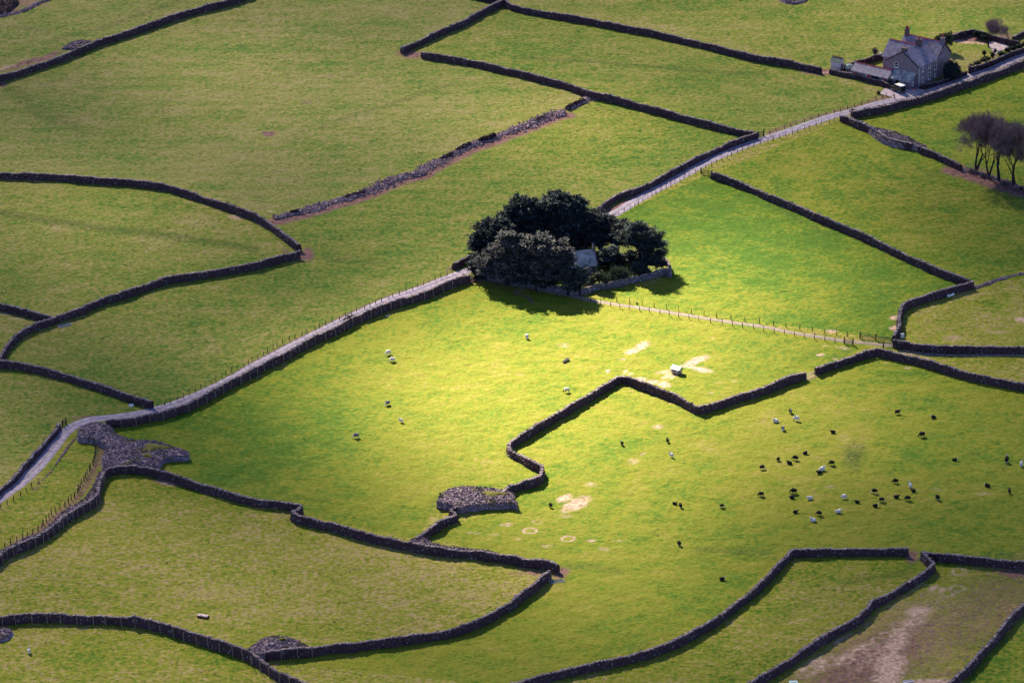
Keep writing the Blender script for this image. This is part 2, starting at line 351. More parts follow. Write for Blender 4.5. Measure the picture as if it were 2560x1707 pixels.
field(F((1100, 655), (1380, 690), (2000, 790), (1850, 860), (1610, 940), (1420, 870), (1170, 1020), (1250, 1090), (1010, 1140), (960, 1240), (690, 1180), (400, 1080), (260, 980), (500, 930), (800, 760)), 0.66)
field(F((1250, 1080), (1180, 1020), (1420, 890), (1610, 950), (2000, 820), (2400, 900), (2400, 1270), (1820, 1260), (1640, 1420), (1200, 1580), (640, 1520), (1100, 1440), (1290, 1320), (980, 1230), (1190, 1150)), 0.56)
field(F((250, 1090), (680, 1180), (960, 1250), (1260, 1300), (1240, 1340), (1000, 1470), (620, 1480), (300, 1420), (-50, 1410), (-50, 1290), (180, 1210)), 0.27)
field(F((-50, 1420), (350, 1430), (560, 1500), (680, 1600), (-50, 1600)), 0.44)
field(F((1820, 1265), (2090, 1265), (2140, 1310), (1850, 1500), (1700, 1600), (1250, 1600), (1640, 1440)), 0.44)
field(F((2150, 1310), (2400, 1310), (2400, 1360), (2180, 1600), (1720, 1600)), 0.34)
field(F((2400, 1360), (2400, 1600), (2180, 1600)), 0.72)
field(F((190, 1000), (220, 1040), (130, 1180), (-20, 1260), (-20, 1190), (90, 1110), (150, 1030)), 0.5)
for cx, cy, rx, ry, v in ((1240, 930, 330, 230, .50), (1560, 800, 420, 140, .55), (1500, 1130, 330, 230, .50), (480, 1080, 380, 170, .78), (820, 680, 330, 90, .62), (2330, 1380, 420, 90, .62)):  # sunlight put into the grass colour: bright pool yellower, shaded parts greener
    wgt = np.exp(-(((PX - cx) / rx)**2 + ((PY - cy) / ry)**2) * 1.2); lush_and_light = lush_and_light * (1 - wgt) + v * wgt
tuss = np.full(X.shape, 1.0)
for poly, v in ((F((1100, 655), (1380, 690), (2000, 790), (1850, 860), (1610, 940), (1420, 870), (1170, 1020), (1250, 1090), (1010, 1140), (960, 1240), (690, 1180), (400, 1080), (260, 980), (500, 930), (800, 760)), .5),
                (F((1250, 1080), (1180, 1020), (1420, 890), (1610, 950), (2000, 820), (2400, 900), (2400, 1270), (1820, 1260), (1640, 1420), (1200, 1580), (640, 1520), (1100, 1440), (1290, 1320), (980, 1230), (1190, 1150)), .5),
                (F((1630, 400), (2220, 650), (2060, 720), (2050, 780), (1380, 690), (1540, 640), (1500, 520), (1400, 500)), .6), (F((1930, 275), (2350, 160), (2500, 520), (2350, 640), (2230, 650), (1640, 400)), .8)):
    tuss[poly_in(PX, PY, poly)] = v
moor = np.zeros(X.shape)
moor[poly_in(PX, PY, [(-600, -900), (3200, -900), (2620, 60)] + LANE[::-1] + [(-600, 1700)])] = .42
moor[poly_in(PX, PY, F((-400, -600), (1180, -600), (1160, 10), (930, 115), (1360, 215), (640, 500), (400, 420), (120, 400), (-400, 400)))] = .62
for cx, cy, rx, ry, v in ((1500, 330, 300, 120, .2), (2200, 40, 500, 120, .25)):
    wgt = np.exp(-(((PX - cx) / rx)**2 + ((PY - cy) / ry)**2) * 1.2); moor = moor * (1 - wgt) + v * wgt
lush_and_light += 0.06 * lown(60, 15) + 0.05 * lown(38, 5) + 0.05 * lown(17, 6)
def blob(arr, c, rx, ry, amt=1.0, ang=0.0, soft=2.2, ring=None):
    """soft patch of worn ground, given in photograph units around the place where it lies"""
    cx, cy = c; m = (np.abs(PX - cx) < 3 * max(rx, ry)) & (np.abs(PY - cy) < 3 * max(rx, ry)); i = np.nonzero(m)[0]
    dx, dy = PX[i] - cx, PY[i] - cy; ca, sa = math.cos(R(ang)), math.sin(R(ang))
    q = np.hypot((dx * ca + dy * sa) / rx, (-dx * sa + dy * ca) / ry)
    v = np.clip((0.9 + 0.28 * soft - q) / (0.5 * soft), 0, 1)
    if ring: v = np.minimum(v, np.clip((q - ring) / 0.25, 0, 1))
    arr[i] = np.maximum(arr[i], amt * v)
def bl(arr, c, r, *items):
    for x, y, rx, ry, amt, ang in items: blob(arr, T(c, r, (x, y))[0], rx / 3.672, ry / 3.672, amt, ang)
# sandy worn patches
bl(bare, 2, 2, (1190, 40, 70, 30, .9, -25), (1100, 90, 60, 20, .95, -10), (1010, 165, 30, 12, .5, 0), (880, 270, 26, 14, .6, 0), (1035, 280, 30, 18, .6, -40), (1090, 295, 26, 14, .6, 0),
   (1690, 175, 110, 26, .95, -20), (1640, 230, 80, 18, .8, 10), (1740, 255, 90, 22, .9, 10), (1590, 210, 60, 14, .7, -35), (1480, 320, 50, 14, .7, -35), (1400, 275, 80, 16, .6, -8), (1430, 310, 60, 20, .7, -30), (1180, 345, 60, 18, .75, 0), (1290, 365, 50, 16, .85, 0), (1390, 390, 60, 25, .9, 10),
   (1340, 780, 60, 26, .35, 0), (1115, 1095, 55, 32, .35, 0), (1200, 1030, 40, 12, .35, -30), (720, 1310, 60, 24, .35, 0), (480, 1435, 66, 28, 1, -20), (590, 1490, 125, 46, 1, -22), (1830, 470, 30, 10, .35, 0), (1900, 380, 50, 10, .3, 0), (2040, 360, 30, 12, .4, 0))
bl(dark, 2, 2, (560, 1490, 40, 8, .6, -28), (620, 1470, 30, 6, .6, -28))
bl(bare, 2, 1, (480, 1600, 60, 20, .4, 0))
for x, y, rx, ry, amt in ((165, 165, 78, 33, .8), (230, 85, 55, 22, .55), (512, 240, 75, 31, .85)):
    blob(bare, T(2, 3, (x, y))[0], rx / 3.672, ry / 3.672, amt, ring=0.5, soft=.7)
bl(bare, 2, 3, (730, 257, 36, 12, .75, 0), (50, 240, 36, 14, .4, 0), (320, 305, 60, 16, .35, 0), (850, 335, 60, 22, .35, 10), (970, 260, 60, 10, .35, 0), (480, 30, 90, 20, .3, 0))
bl(bare, 1, 3, (2300, 110, 60, 18, .5, 0), (2000, 190, 70, 16, .3, 0), (2180, 200, 60, 12, .3, 0), (1030, 360, 14, 6, .7, 0))
bl(bare, 3, 1, (1160, 1350, 40, 20, .95, 0), (1160, 1445, 42, 22, .95, 0), (585, 1473, 46, 16, .9, 0), (2320, 1365, 50, 22, .7, 0), (1700, 1530, 90, 18, .35, 0), (2100, 1480, 120, 16, .3, 0))
bl(bare, 3, 2, (485, 122, 36, 11, .95, 0), (615, 155, 28, 9, .7, 0), (690, 60, 70, 14, .45, 8), (530, 40, 40, 8, .35, 0), (1280, 242, 36, 8, .7, 0), (1080, 195, 26, 6, .6, 0), (1300, 110, 130, 16, .5, 10), (1430, 145, 90, 10, .45, 8), (400, 330, 60, 18, .5, -20), (560, 1330, 70, 30, .2, 0), (1550, 1360, 70, 14, .3, 0), (1980, 1395, 90, 14, .35, 0))
bl(dark, 3, 2, (790, 1050, 90, 110, .95, 25), (830, 970, 70, 40, .8, 0), (790, 980, 14, 7, .0, 0), (2170, 1150, 60, 20, .3, 0))
bl(bare, 3, 2, (790, 960, 12, 6, .6, 0), (820, 1020, 10, 5, .5, 0))
# the worn feeding field, lower right
bl(bare, 3, 3, (1380, 905, 110, 38, .9, -5), (1340, 1000, 140, 50, .55, -20), (1200, 1100, 110, 80, .6, -40), (1180, 1200, 130, 70, .75, -40), (1120, 1400, 130, 140, .9, 15), (1090, 1530, 120, 70, .9, 0), (850, 1250, 130, 46, .6, -22), (700, 1340, 140, 46, .6, -18), (450, 1400, 180, 66, .6, -25), (1520, 1560, 220, 36, .9, 0), (1520, 690, 50, 24, .7, -25), (1600, 700, 40, 20, .5, 0), (660, 1170, 90, 14, .5, -30), (1350, 700, 200, 10, .4, -36))
for x, y in ((1740, 695), (1645, 738), (1755, 540), (1350, 1003), (1195, 1042), (1090, 1125), (1020, 1170), (915, 1230), (825, 1282), (735, 1350), (560, 1375), (395, 1432)):
    blob(bare, T(3, 3, (x, y))[0], 20, 9, .6, ring=0.5)
    bare[(np.hypot((PX - T(3, 3, (x, y))[0][0]) / 8, (PY - T(3, 3, (x, y))[0][1]) / 4) < 1)] *= 0.2
bl(rust, 3, 3, (1320, 400, 60, 60, .8, 0), (2250, 560, 170, 40, .75, 8), (2000, 680, 150, 60, .35, 0), (1300, 1020, 160, 30, .4, -25), (900, 1240, 140, 24, .6, -22), (620, 1370, 160, 26, .5, -18), (400, 1430, 200, 60, .35, -30), (300, 1500, 300, 50, .4, -30), (1400, 800, 260, 90, .2, -30), (1650, 1480, 200, 40, .35, 0))
bl(rust, 2, 3, (470, 540, 60, 40, .8, 0), (430, 580, 70, 24, .7, 0), (200, 550, 140, 24, .6, 5), (60, 560, 120, 24, .35, 5))
blob(rust, F((2250, 1410))[0], 230, 90, .36, -35); blob(rust, F((1990, 1530))[0], 240, 80, .62, -30); blob(bare, F((2030, 1490))[0], 110, 18, .34, -35)
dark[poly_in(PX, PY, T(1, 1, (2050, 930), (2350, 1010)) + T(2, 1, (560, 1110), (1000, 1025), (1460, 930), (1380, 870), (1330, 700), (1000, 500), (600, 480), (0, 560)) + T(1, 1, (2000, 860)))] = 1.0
# reddish bracken and mud by gaps and walls
bl(rust, 1, 0, (120, 1228, 62, 22, .9, 0), (1440, 505, 90, 34, .85, 0), (1320, 490, 60, 20, .5, 0), (470, 940, 60, 26, .35, 0), (640, 1160, 40, 18, .3, 0))
bl(rust, 0, 0, (200, 590, 220, 22, .7, -18), (420, 530, 160, 20, .85, -22), (840, 395, 50, 22, .8, -10), (20, 780, 40, 26, .7, 0), (250, 30, 180, 50, .5, 0), (60, 100, 120, 50, .6, 0))
bl(bare, 0, 0, (60, 620, 90, 20, .4, -15))
bl(rust, 1, 1, (470, 770, 60, 55, .9, 0), (430, 800, 60, 26, .8, 0), (270, 735, 40, 14, .6, 0), (1820, 880, 90, 24, .5, -25), (1950, 1010, 60, 30, .6, 0), (2010, 1000, 60, 26, .7, 0))
bl(bare, 0, 1, (2160, 430, 60, 20, .6, 10), (40, 1315, 70, 12, .55, 5), (150, 1360, 90, 12, .4, 5))
bl(bare, 1, 1, (135, 372, 26, 10, .5, 0), (410, 100, 30, 10, .3, 0))
bl(rust, 0, 2, (790, 690, 150, 12, .6, -4), (1540, 1295, 120, 26, .8, 8), (1880, 1390, 60, 10, .6, 15), (330, 1340, 60, 20, .4, -30))
bl(bare, 0, 2, (1540, 1300, 90, 18, .55, 8))
bl(rust, 3, 0, (400, 670, 110, 24, .6, 5), (520, 665, 60, 24, .9, 0), (1050, 905, 150, 30, .55, -15), (1820, 350, 150, 42, .95, 5), (2030, 370, 130, 30, .7, 0), (2180, 330, 80, 30, .6, 0), (2330, 330, 40, 40, .5, 0), (1750, 1530, 120, 30, .6, 20), (2000, 1600, 140, 40, .5, 30))
bl(bare, 3, 0, (1780, 385, 130, 14, .8, 4), (1950, 402, 60, 8, .8, 4), (520, 670, 40, 14, .5, 0), (220, 12, 90, 12, .5, 0))
bl(bare, 3, 1, (150, 10, 10, 10, .1, 0))
bl(dark, 3, 1, (280, 450, 130, 14, .5, 25), (450, 540, 120, 16, .55, 28), (130, 370, 150, 14, .6, 20), (2100, 130, 200, 120, .35, 10), (1500, 20, 260, 40, .3, 15))
# greener or browner streaks: old ditches, tracks
def streak(arr, pts, wid, amt):
    d = dist_line(PX, PY, pts, wid * 2.5); np.maximum(arr, amt * np.clip(1.4 - d / wid, 0, 1), out=arr)
def gstreak(arr, pts, wid, amt):
    d = dist_line(X, Y, np.asarray(pts), wid * 2.5); np.maximum(arr, amt * np.clip(1.4 - d / wid, 0, 1), out=arr)
streak(dark, T(2, 0, (0, 530), (400, 550), (800, 570), (1200, 605), (1600, 645), (2000, 672), (2350, 675)) , 5, .5)
streak(dark, T(2, 0, (700, 568), (1200, 608), (1700, 655)), 3, .6)
streak(dark, T(0, 1, (0, 390), (300, 435), (700, 490), (1100, 550), (1500, 590), (1900, 650), (2350, 720)), 9, .7)
streak(dark, T(1, 1, (650, 800), (900, 825), (1200, 850)), 9, .4)
streak(dark, T(1, 0, (600, 1170), (900, 1060), (1300, 940), (1500, 860), (1800, 780)), 6, .45)
streak(dark, T(0, 0, (400, 400), (600, 340), (900, 270), (1200, 170), (1500, 60), (1800, -60)), 7, .45)
streak(dark, T(0, 0, (80, 250), (300, 265), (450, 300)), 6, .5)
streak(dark, T(0, 0, (60, 800), (250, 930), (400, 1050), (700, 1160)), 18, .4)
streak(dark, T(2, 3, (450, 500), (700, 490), (1000, 540)), 9, .5); streak(dark, T(2, 3, (1700, 340), (2000, 350), (2350, 370)), 8, .5)
streak(dark, T(3, 3, (700, 640), (1000, 590), (1300, 560)), 10, .4); streak(dark, T(3, 3, (0, 1000), (300, 850), (500, 720)), 14, .25)
streak(dark, T(1, 2, (1600, 1530), (1640, 1470)), 8, .6)
gstreak(rust, smooth_line(Ps(T(2, 1, (1360, 130), (1100, 260), (980, 330), (830, 380)) ), 2), 1.2, .85)
gstreak(rust, smooth_line(Ps(T(2, 0, (1600, 1540), (1800, 1440), (2000, 1350), (2240, 1275))), 2), 0.9, .6)
gstreak(rust, smooth_line(Ps(T(0, 2, (1430, 615), (1700, 530), (2000, 390), (2350, 180)) + T(1, 1, (420, 1530), (800, 1340), (1200, 1165), (1500, 1062), (1800, 945))), 2), 0.9, .5)
gstreak(rust, smooth_line(Ps(T(0, 2, (560, 820), (420, 980), (260, 1160), (80, 1345), (0, 1410))), 2), 0.8, .5)
gstreak(rust, smooth_line(Ps(T(0, 2, (820, 880), (940, 960), (905, 1080), (850, 1200), (780, 1330), (700, 1440), (560, 1560)) + T(0, 3, (450, 90), (300, 210), (100, 300))), 2), 1.2, .5)
gstreak(rust, smooth_line(Ps(T(3, 0, (0, 1225), (300, 1110), (700, 1000), (1000, 920))), 2), 0.8, .5)
gstreak(rust, smooth_line(Ps(T(3, 1, (1700, 0), (1900, 60), (2100, 130), (2350, 210))), 2), 3.0, .9)
gstreak(rust, smooth_line(Ps(T(2, 1, (40, 1130), (110, 1140), (160, 1170), (185, 1210))), 1), 0.5, .7)
# rows of the old ruined wall
RUIN = T(1, 1, (180, 435), (300, 400), (380, 385), (520, 345), (650, 300), (800, 260), (950, 215), (1080, 165), (1200, 105), (1330, 60), (1500, 20)) + T(1, 0, (1560, 1540), (1700, 1470), (1850, 1390), (1980, 1330), (2130, 1285), (2280, 1220)) + T(2, 0, (0, 1200), (120, 1155), (250, 1100), (400, 1045), (470, 1035))
ruin_g = smooth_line(Ps(RUIN), 0.8)
gstreak(rust, ruin_g + np.array([0.6, -2.3, 0]), 2.5, 1.0)
bl(bare, 3, 0, (1, 1, 1, 1, 0, 0))
me = bpy.data.meshes.new('ground')
V = np.stack([X, Y, Zg], 1)
ii = (np.arange(NY - 1)[:, None] * NX + np.arange(NX - 1)[None, :]).ravel()
quads = np.stack([ii, ii + 1, ii + NX + 1, ii + NX], 1).astype(np.int32)
me.vertices.add(len(V)); me.vertices.foreach_set('co', V.ravel())
me.loops.add(quads.size); me.loops.foreach_set('vertex_index', quads.ravel())
me.polygons.add(len(quads)); me.polygons.foreach_set('loop_start', (np.arange(len(quads)) * 4).astype(np.int32)); me.polygons.foreach_set('loop_total', np.full(len(quads), 4, np.int32))
me.polygons.foreach_set('use_smooth', np.ones(len(quads), bool)); me.update(calc_edges=True); me.validate()
for nm, arr in (('lush_and_light', lush_and_light), ('bare', bare), ('dark', dark), ('rust', rust), ('tussock', tuss), ('moor', moor)):
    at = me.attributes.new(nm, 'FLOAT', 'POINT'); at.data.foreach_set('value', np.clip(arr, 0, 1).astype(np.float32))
m, n, l, b = newmat('pasture'); b.inputs['Roughness'].default_value = 0.95; b.inputs['Specular IOR Level'].default_value = 0.08
tc = n.new('ShaderNodeTexCoord')
def noise(scale, det, rgh, off=0.0, sx=1.0):
    mp = n.new('ShaderNodeMapping'); mp.inputs['Location'].default_value = (off, off * 0.7, 0); mp.inputs['Scale'].default_value = (sx, 1, 1); l.new(tc.outputs['Object'], mp.inputs[0])
    z = n.new('ShaderNodeTexNoise'); z.inputs['Scale'].default_value = scale; z.inputs['Detail'].default_value = det; z.inputs['Roughness'].default_value = rgh
    l.new(mp.outputs[0], z.inputs['Vector']); return z.outputs[0]
def attr(nm):
    a = n.new('ShaderNodeAttribute'); a.attribute_name = nm; return a.outputs['Fac']
def ramp(x, lo, hi):
    a = n.new('ShaderNodeMapRange'); a.inputs[1].default_value = lo; a.inputs[2].default_value = hi; l.new(x, a.inputs[0]); return a.outputs[0]
nA = noise(0.95, 5, 0.58, 0, 1.0); nB = noise(0.10, 5, 0.65, 31); nC = noise(1.5, 3, 0.5, 77, .9); nD = noise(1.15, 5, 0.6, 13, 1.0)
tk_ = attr('tussock'); f = math_n(n, l, 'ADD', attr('lush_and_light'), math_n(n, l, 'MULTIPLY', tk_, math_n(n, l, 'MULTIPLY', math_n(n, l, 'SUBTRACT', nA, 0.5), 2.7)))
nE = noise(0.25, 4, 0.6, 53, .8); f = math_n(n, l, 'ADD', f, math_n(n, l, 'MULTIPLY', math_n(n, l, 'SUBTRACT', nE, 0.5), 0.8))
mpS = n.new('ShaderNodeMapping'); mpS.inputs['Rotation'].default_value = (0, 0, R(-52)); mpS.inputs['Scale'].default_value = (0.022, 0.23, 1); l.new(tc.outputs['Object'], mpS.inputs[0])
nS = n.new('ShaderNodeTexNoise'); nS.inputs['Scale'].default_value = 1.0; nS.inputs['Detail'].default_value = 3; l.new(mpS.outputs[0], nS.inputs['Vector'])
f = math_n(n, l, 'ADD', f, math_n(n, l, 'MULTIPLY', attr('moor'), math_n(n, l, 'MULTIPLY', math_n(n, l, 'SUBTRACT', nS.outputs[0], 0.5), 1.5)))
f = math_n(n, l, 'ADD', f, math_n(n, l, 'MULTIPLY', math_n(n, l, 'SUBTRACT', nB, 0.5), math_n(n, l, 'ADD', math_n(n, l, 'MULTIPLY', tk_, 0.9), 0.25)), True)
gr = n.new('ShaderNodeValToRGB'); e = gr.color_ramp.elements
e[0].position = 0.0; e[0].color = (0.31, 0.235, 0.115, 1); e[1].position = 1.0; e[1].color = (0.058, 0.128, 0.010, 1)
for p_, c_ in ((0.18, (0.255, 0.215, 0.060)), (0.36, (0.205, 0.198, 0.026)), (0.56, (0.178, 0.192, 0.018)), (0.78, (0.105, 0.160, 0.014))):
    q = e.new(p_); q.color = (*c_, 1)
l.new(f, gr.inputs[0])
mr = n.new('ShaderNodeValToRGB'); mr.color_ramp.elements[0].position = .15; mr.color_ramp.elements[1].position = .85; mr.color_ramp.elements[0].color = (0.185, 0.175, 0.082, 1); mr.color_ramp.elements[1].color = (0.056, 0.128, 0.034, 1); l.new(f, mr.inputs[0])
col = mixc(n, l, math_n(n, l, 'MULTIPLY', attr('moor'), 0.8), gr.outputs[0], mr.outputs[0])
# darker tufts and pale stalks
tuft = ramp(nD, 0.53, 0.68); col = mixc(n, l, math_n(n, l, 'MULTIPLY', tk_, math_n(n, l, 'MULTIPLY', tuft, 0.62)), col, (0.036, 0.075, 0.012))
pale = ramp(nC, 0.56, 0.72); col = mixc(n, l, math_n(n, l, 'MULTIPLY', tk_, math_n(n, l, 'MULTIPLY', pale, 0.42)), col, (0.29, 0.255, 0.06))
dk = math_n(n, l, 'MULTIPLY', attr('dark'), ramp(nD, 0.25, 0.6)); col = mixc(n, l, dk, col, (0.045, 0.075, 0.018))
rf = math_n(n, l, 'ADD', attr('rust'), math_n(n, l, 'MULTIPLY', math_n(n, l, 'MULTIPLY', math_n(n, l, 'SUBTRACT', nD, 0.5), 1.7), ramp(attr('rust'), 0.0, 0.4)))
rf = ramp(rf, 0.10, 0.7)
rc = n.new('ShaderNodeValToRGB'); rc.color_ramp.elements[0].position = 0.35; rc.color_ramp.elements[1].position = 0.66
rc.color_ramp.elements[0].color = (0.085, 0.036, 0.052, 1); rc.color_ramp.elements[1].color = (0.30, 0.135, 0.17, 1); l.new(nA, rc.inputs[0])
col = mixc(n, l, math_n(n, l, 'MULTIPLY', rf, 0.92), col, rc.outputs[0])
bf = math_n(n, l, 'ADD', attr('bare'), math_n(n, l, 'MULTIPLY', math_n(n, l, 'MULTIPLY', math_n(n, l, 'SUBTRACT', nA, 0.5), 2.2), ramp(attr('bare'), 0.0, 0.45)))
bf = ramp(bf, 0.10, 0.75)
bc = n.new('ShaderNodeValToRGB'); bc.color_ramp.elements[0].position = 0.35; bc.color_ramp.elements[1].position = 0.6
bc.color_ramp.elements[0].color = (0.27, 0.175, 0.15, 1); bc.color_ramp.elements[1].color = (0.58, 0.385, 0.34, 1); l.new(nD, bc.inputs[0])
col = mixc(n, l, bf, col, bc.outputs[0])
l.new(col, b.inputs['Base Color'])
bp = n.new('ShaderNodeBump'); bp.inputs['Strength'].default_value = 0.8; bp.inputs['Distance'].default_value = 0.3
l.new(math_n(n, l, 'ADD', nD, math_n(n, l, 'MULTIPLY', nC, 0.5)), bp.inputs['Height']); l.new(bp.outputs[0], b.inputs['Normal'])
M['pasture'] = m; me.materials.append(m)
ground = bpy.data.objects.new('ground', me); COL.objects.link(ground); tag(ground, kind='structure')

def ribbon(name, line, half, mat, lift=0.02, n=7, jit=0.12, ruts=True, kind='structure'):
    p = line[:, :2]; t = np.gradient(p, axis=0); t /= np.linalg.norm(t, axis=1)[:, None]; nrm = np.stack([-t[:, 1], t[:, 0]], 1); k = len(p)
    el = half + jit * vnoise(k, 3); er = half + jit * vnoise(k, 3); V = []; rut = []
    for j in range(n):
        u = j / (n - 1); off = -er + (el + er) * u; q = p + nrm * off[:, None]
        z = gz(q[:, 0], q[:, 1]) + lift + 0.05 * (1 - (2 * u - 1)**2) * (0 if j in (0, n - 1) else 1) - (0.045 if j in (0, n - 1) else 0)
        V.append(np.stack([q[:, 0], q[:, 1], z], 1)); rut.append(np.full(k, max(0, 1 - abs(u - 0.5) * 6) * .55 + (0.5 if j in (0, n - 1) else 0)))
    V = np.stack(V, 1).reshape(-1, 3); i = (np.arange(k - 1)[:, None] * n + np.arange(n - 1)[None, :]).ravel()
    o = mesh_np(name, V, np.stack([i, i + n, i + n + 1, i + 1], 1), mat, smooth=True)
    if ruts:
        a = o.data.attributes.new('rut', 'FLOAT', 'POINT'); a.data.foreach_set('value', np.stack(rut, 1).ravel().astype(np.float32))
    return tag(o, kind=kind)
ribbon('lane', lane_g, 1.6, M['lane'])
ribbon('farm_track', track_g, 0.85, M['track'], jit=0.15)
def sheet(name, pts, mat, lift):
    g = smooth_line(np.concatenate([Ps(pts), Ps(pts[:1])]), 1.0)[:-1]; k = len(g); c = g.mean(0)
    V = [(c[0], c[1])]; Fs = []
    rings = 6
    for r_ in range(1, rings + 1):
        for q in g: V.append((c[0] + (q[0] - c[0]) * r_ / rings, c[1] + (q[1] - c[1]) * r_ / rings))
    for i in range(k): Fs.append([0, 1 + i, 1 + (i + 1) % k])
    for r_ in range(rings - 1):
        for i in range(k):
            a = 1 + r_ * k + i; b_ = 1 + r_ * k + (i + 1) % k; Fs.append([a, a + k, b_ + k, b_])
    V = np.array(V); Z_ = gz(V[:, 0], V[:, 1]) + lift
    o = mesh_np(name, np.column_stack([V, Z_]), Fs, mat, smooth=True); return tag(o, kind='structure')
Z1 = lambda *p: [(2060 + x / 6.533, 40 + y / 6.533) for x, y in p]
sheet('driveway', Z1((900, 1280), (1100, 1330), (1190, 1375), (1400, 1330), (1660, 1250), (1570, 1195), (1400, 1160), (1150, 1130), (1000, 1190)), M['yard'], 0.13)
sheet('yard', Z1((330, 905), (700, 1010), (1050, 1130), (1380, 1190), (1500, 1180), (1300, 1090), (800, 960), (470, 860)), M['yard'], 0.14)
sheet('garden_path', [(2300 + x / 9.01, 40 + y / 9.01) for x, y in ((1560, 590), (1750, 610), (2010, 690), (1900, 770), (1750, 830), (1690, 940), (1640, 800), (1560, 700))], M['yard'], 0.13)

# ------------------------------------------------------------------ broken cloud far above, whose shadow dapples the valley
CZ = 1500.0
lights = [  # photograph point, radii, clear-sky amount
    (1190, 975, 400, 245, 0.58), (1560, 810, 430, 170, 0.36), (1480, 1130, 420, 300, 0.44), (1740, 690, 330, 190, 0.42), (1950, 960, 400, 180, 0.20), (1180, 1000, 250, 130, 0.10),
    (1500, 330, 300, 150, 0.16), (2150, 60, 460, 170, 0.20), (1150, 210, 300, 160, 0.08), (150, 1660, 420, 150, 0.17), (2000, 520, 380, 220, 0.12), (700, 150, 700, 300, 0.09), (350, 560, 500, 160, 0.075), (600, 1450, 600, 160, .06), (900, 800, 300, 200, .05), (1350, 330, 600, 200, 0.06), (2150, 1130, 330, 150, .06), (1700, 1480, 420, 150, .07)]
darks = [(2440, 540, 260, 110, 0.12), (2330, 1350, 520, 70, 0.12), (1800, 1370, 260, 45, .08), (760, 690, 330, 90, 0.07), (420, 1130, 330, 130, .05), (2480, 1560, 260, 160, .04), (120, 950, 240, 90, .05)]
cgx = np.arange(-330, 331, 9.0); cgy = np.arange(-420, 471, 9.0)
CXm, CYm = np.meshgrid(cgx, cgy); cpx, cpy = proj(CXm, CYm, np.zeros_like(CXm))
Tm = np.full(CXm.shape, 0.145)
for cx, cy, rx, ry, a in lights: Tm += a * np.exp(-(((cpx - cx) / rx)**2 + ((cpy - cy) / ry)**2) * 1.1)
for cx, cy, rx, ry, a in darks: Tm -= a * np.exp(-(((cpx - cx) / rx)**2 + ((cpy - cy) / ry)**2) * 1.1)
r_ = np.random.default_rng(3)
for i in range(10):
    a = r_.uniform(0, 6.28); k = 2 * np.pi / r_.uniform(60, 160); Tm += 0.012 * np.sin((CXm * np.cos(a) + CYm * np.sin(a)) * k + r_.uniform(0, 6.28))
Tm = np.clip(Tm, 0.05, 0.999)
SIG = 0.05
edge = np.clip((330 - np.abs(CXm)) / 60, 0, 1) * np.clip((470 - CYm) / 60, 0, 1) * np.clip((CYm + 420) / 60, 0, 1)
th = -np.log(Tm) / SIG * math.sin(R(SUN_EL)) * edge
off = SUNV * (CZ / SUNV[2])
nx_, ny_ = len(cgx), len(cgy)
top = np.stack([CXm.ravel() + off[0], CYm.ravel() + off[1], CZ + th.ravel() * 0.6 + 0.02], 1); bot = top.copy(); bot[:, 2] = CZ - th.ravel() * 0.4 - 0.02
i = (np.arange(ny_ - 1)[:, None] * nx_ + np.arange(nx_ - 1)[None, :]).ravel()
qt = np.stack([i, i + 1, i + nx_ + 1, i + nx_], 1); qb = qt[:, ::-1] + nx_ * ny_
bd = list(range(nx_)) + [nx_ * r0 + nx_ - 1 for r0 in range(1, ny_)] + [nx_ * (ny_ - 1) + c0 for c0 in range(nx_ - 2, -1, -1)] + [nx_ * r0 for r0 in range(ny_ - 2, 0, -1)]
side = [[bd[k], bd[(k + 1) % len(bd)], bd[(k + 1) % len(bd)] + nx_ * ny_, bd[k] + nx_ * ny_][::-1] for k in range(len(bd))]
cm = bpy.data.materials.new('cloud'); cm.use_nodes = True; cn = cm.node_tree.nodes; cn.clear()
vs = cn.new('ShaderNodeVolumeScatter'); vs.inputs['Density'].default_value = SIG; vs.inputs['Color'].default_value = (0.96, 0.96, 0.97, 1); vs.inputs['Anisotropy'].default_value = 0.6
co_ = cn.new('ShaderNodeOutputMaterial'); cm.node_tree.links.new(vs.outputs[0], co_.inputs['Volume'])
cl = mesh_np('cloud', np.concatenate([top, bot]), qt.tolist() + qb.tolist() + side, cm); tag(cl, kind='structure')

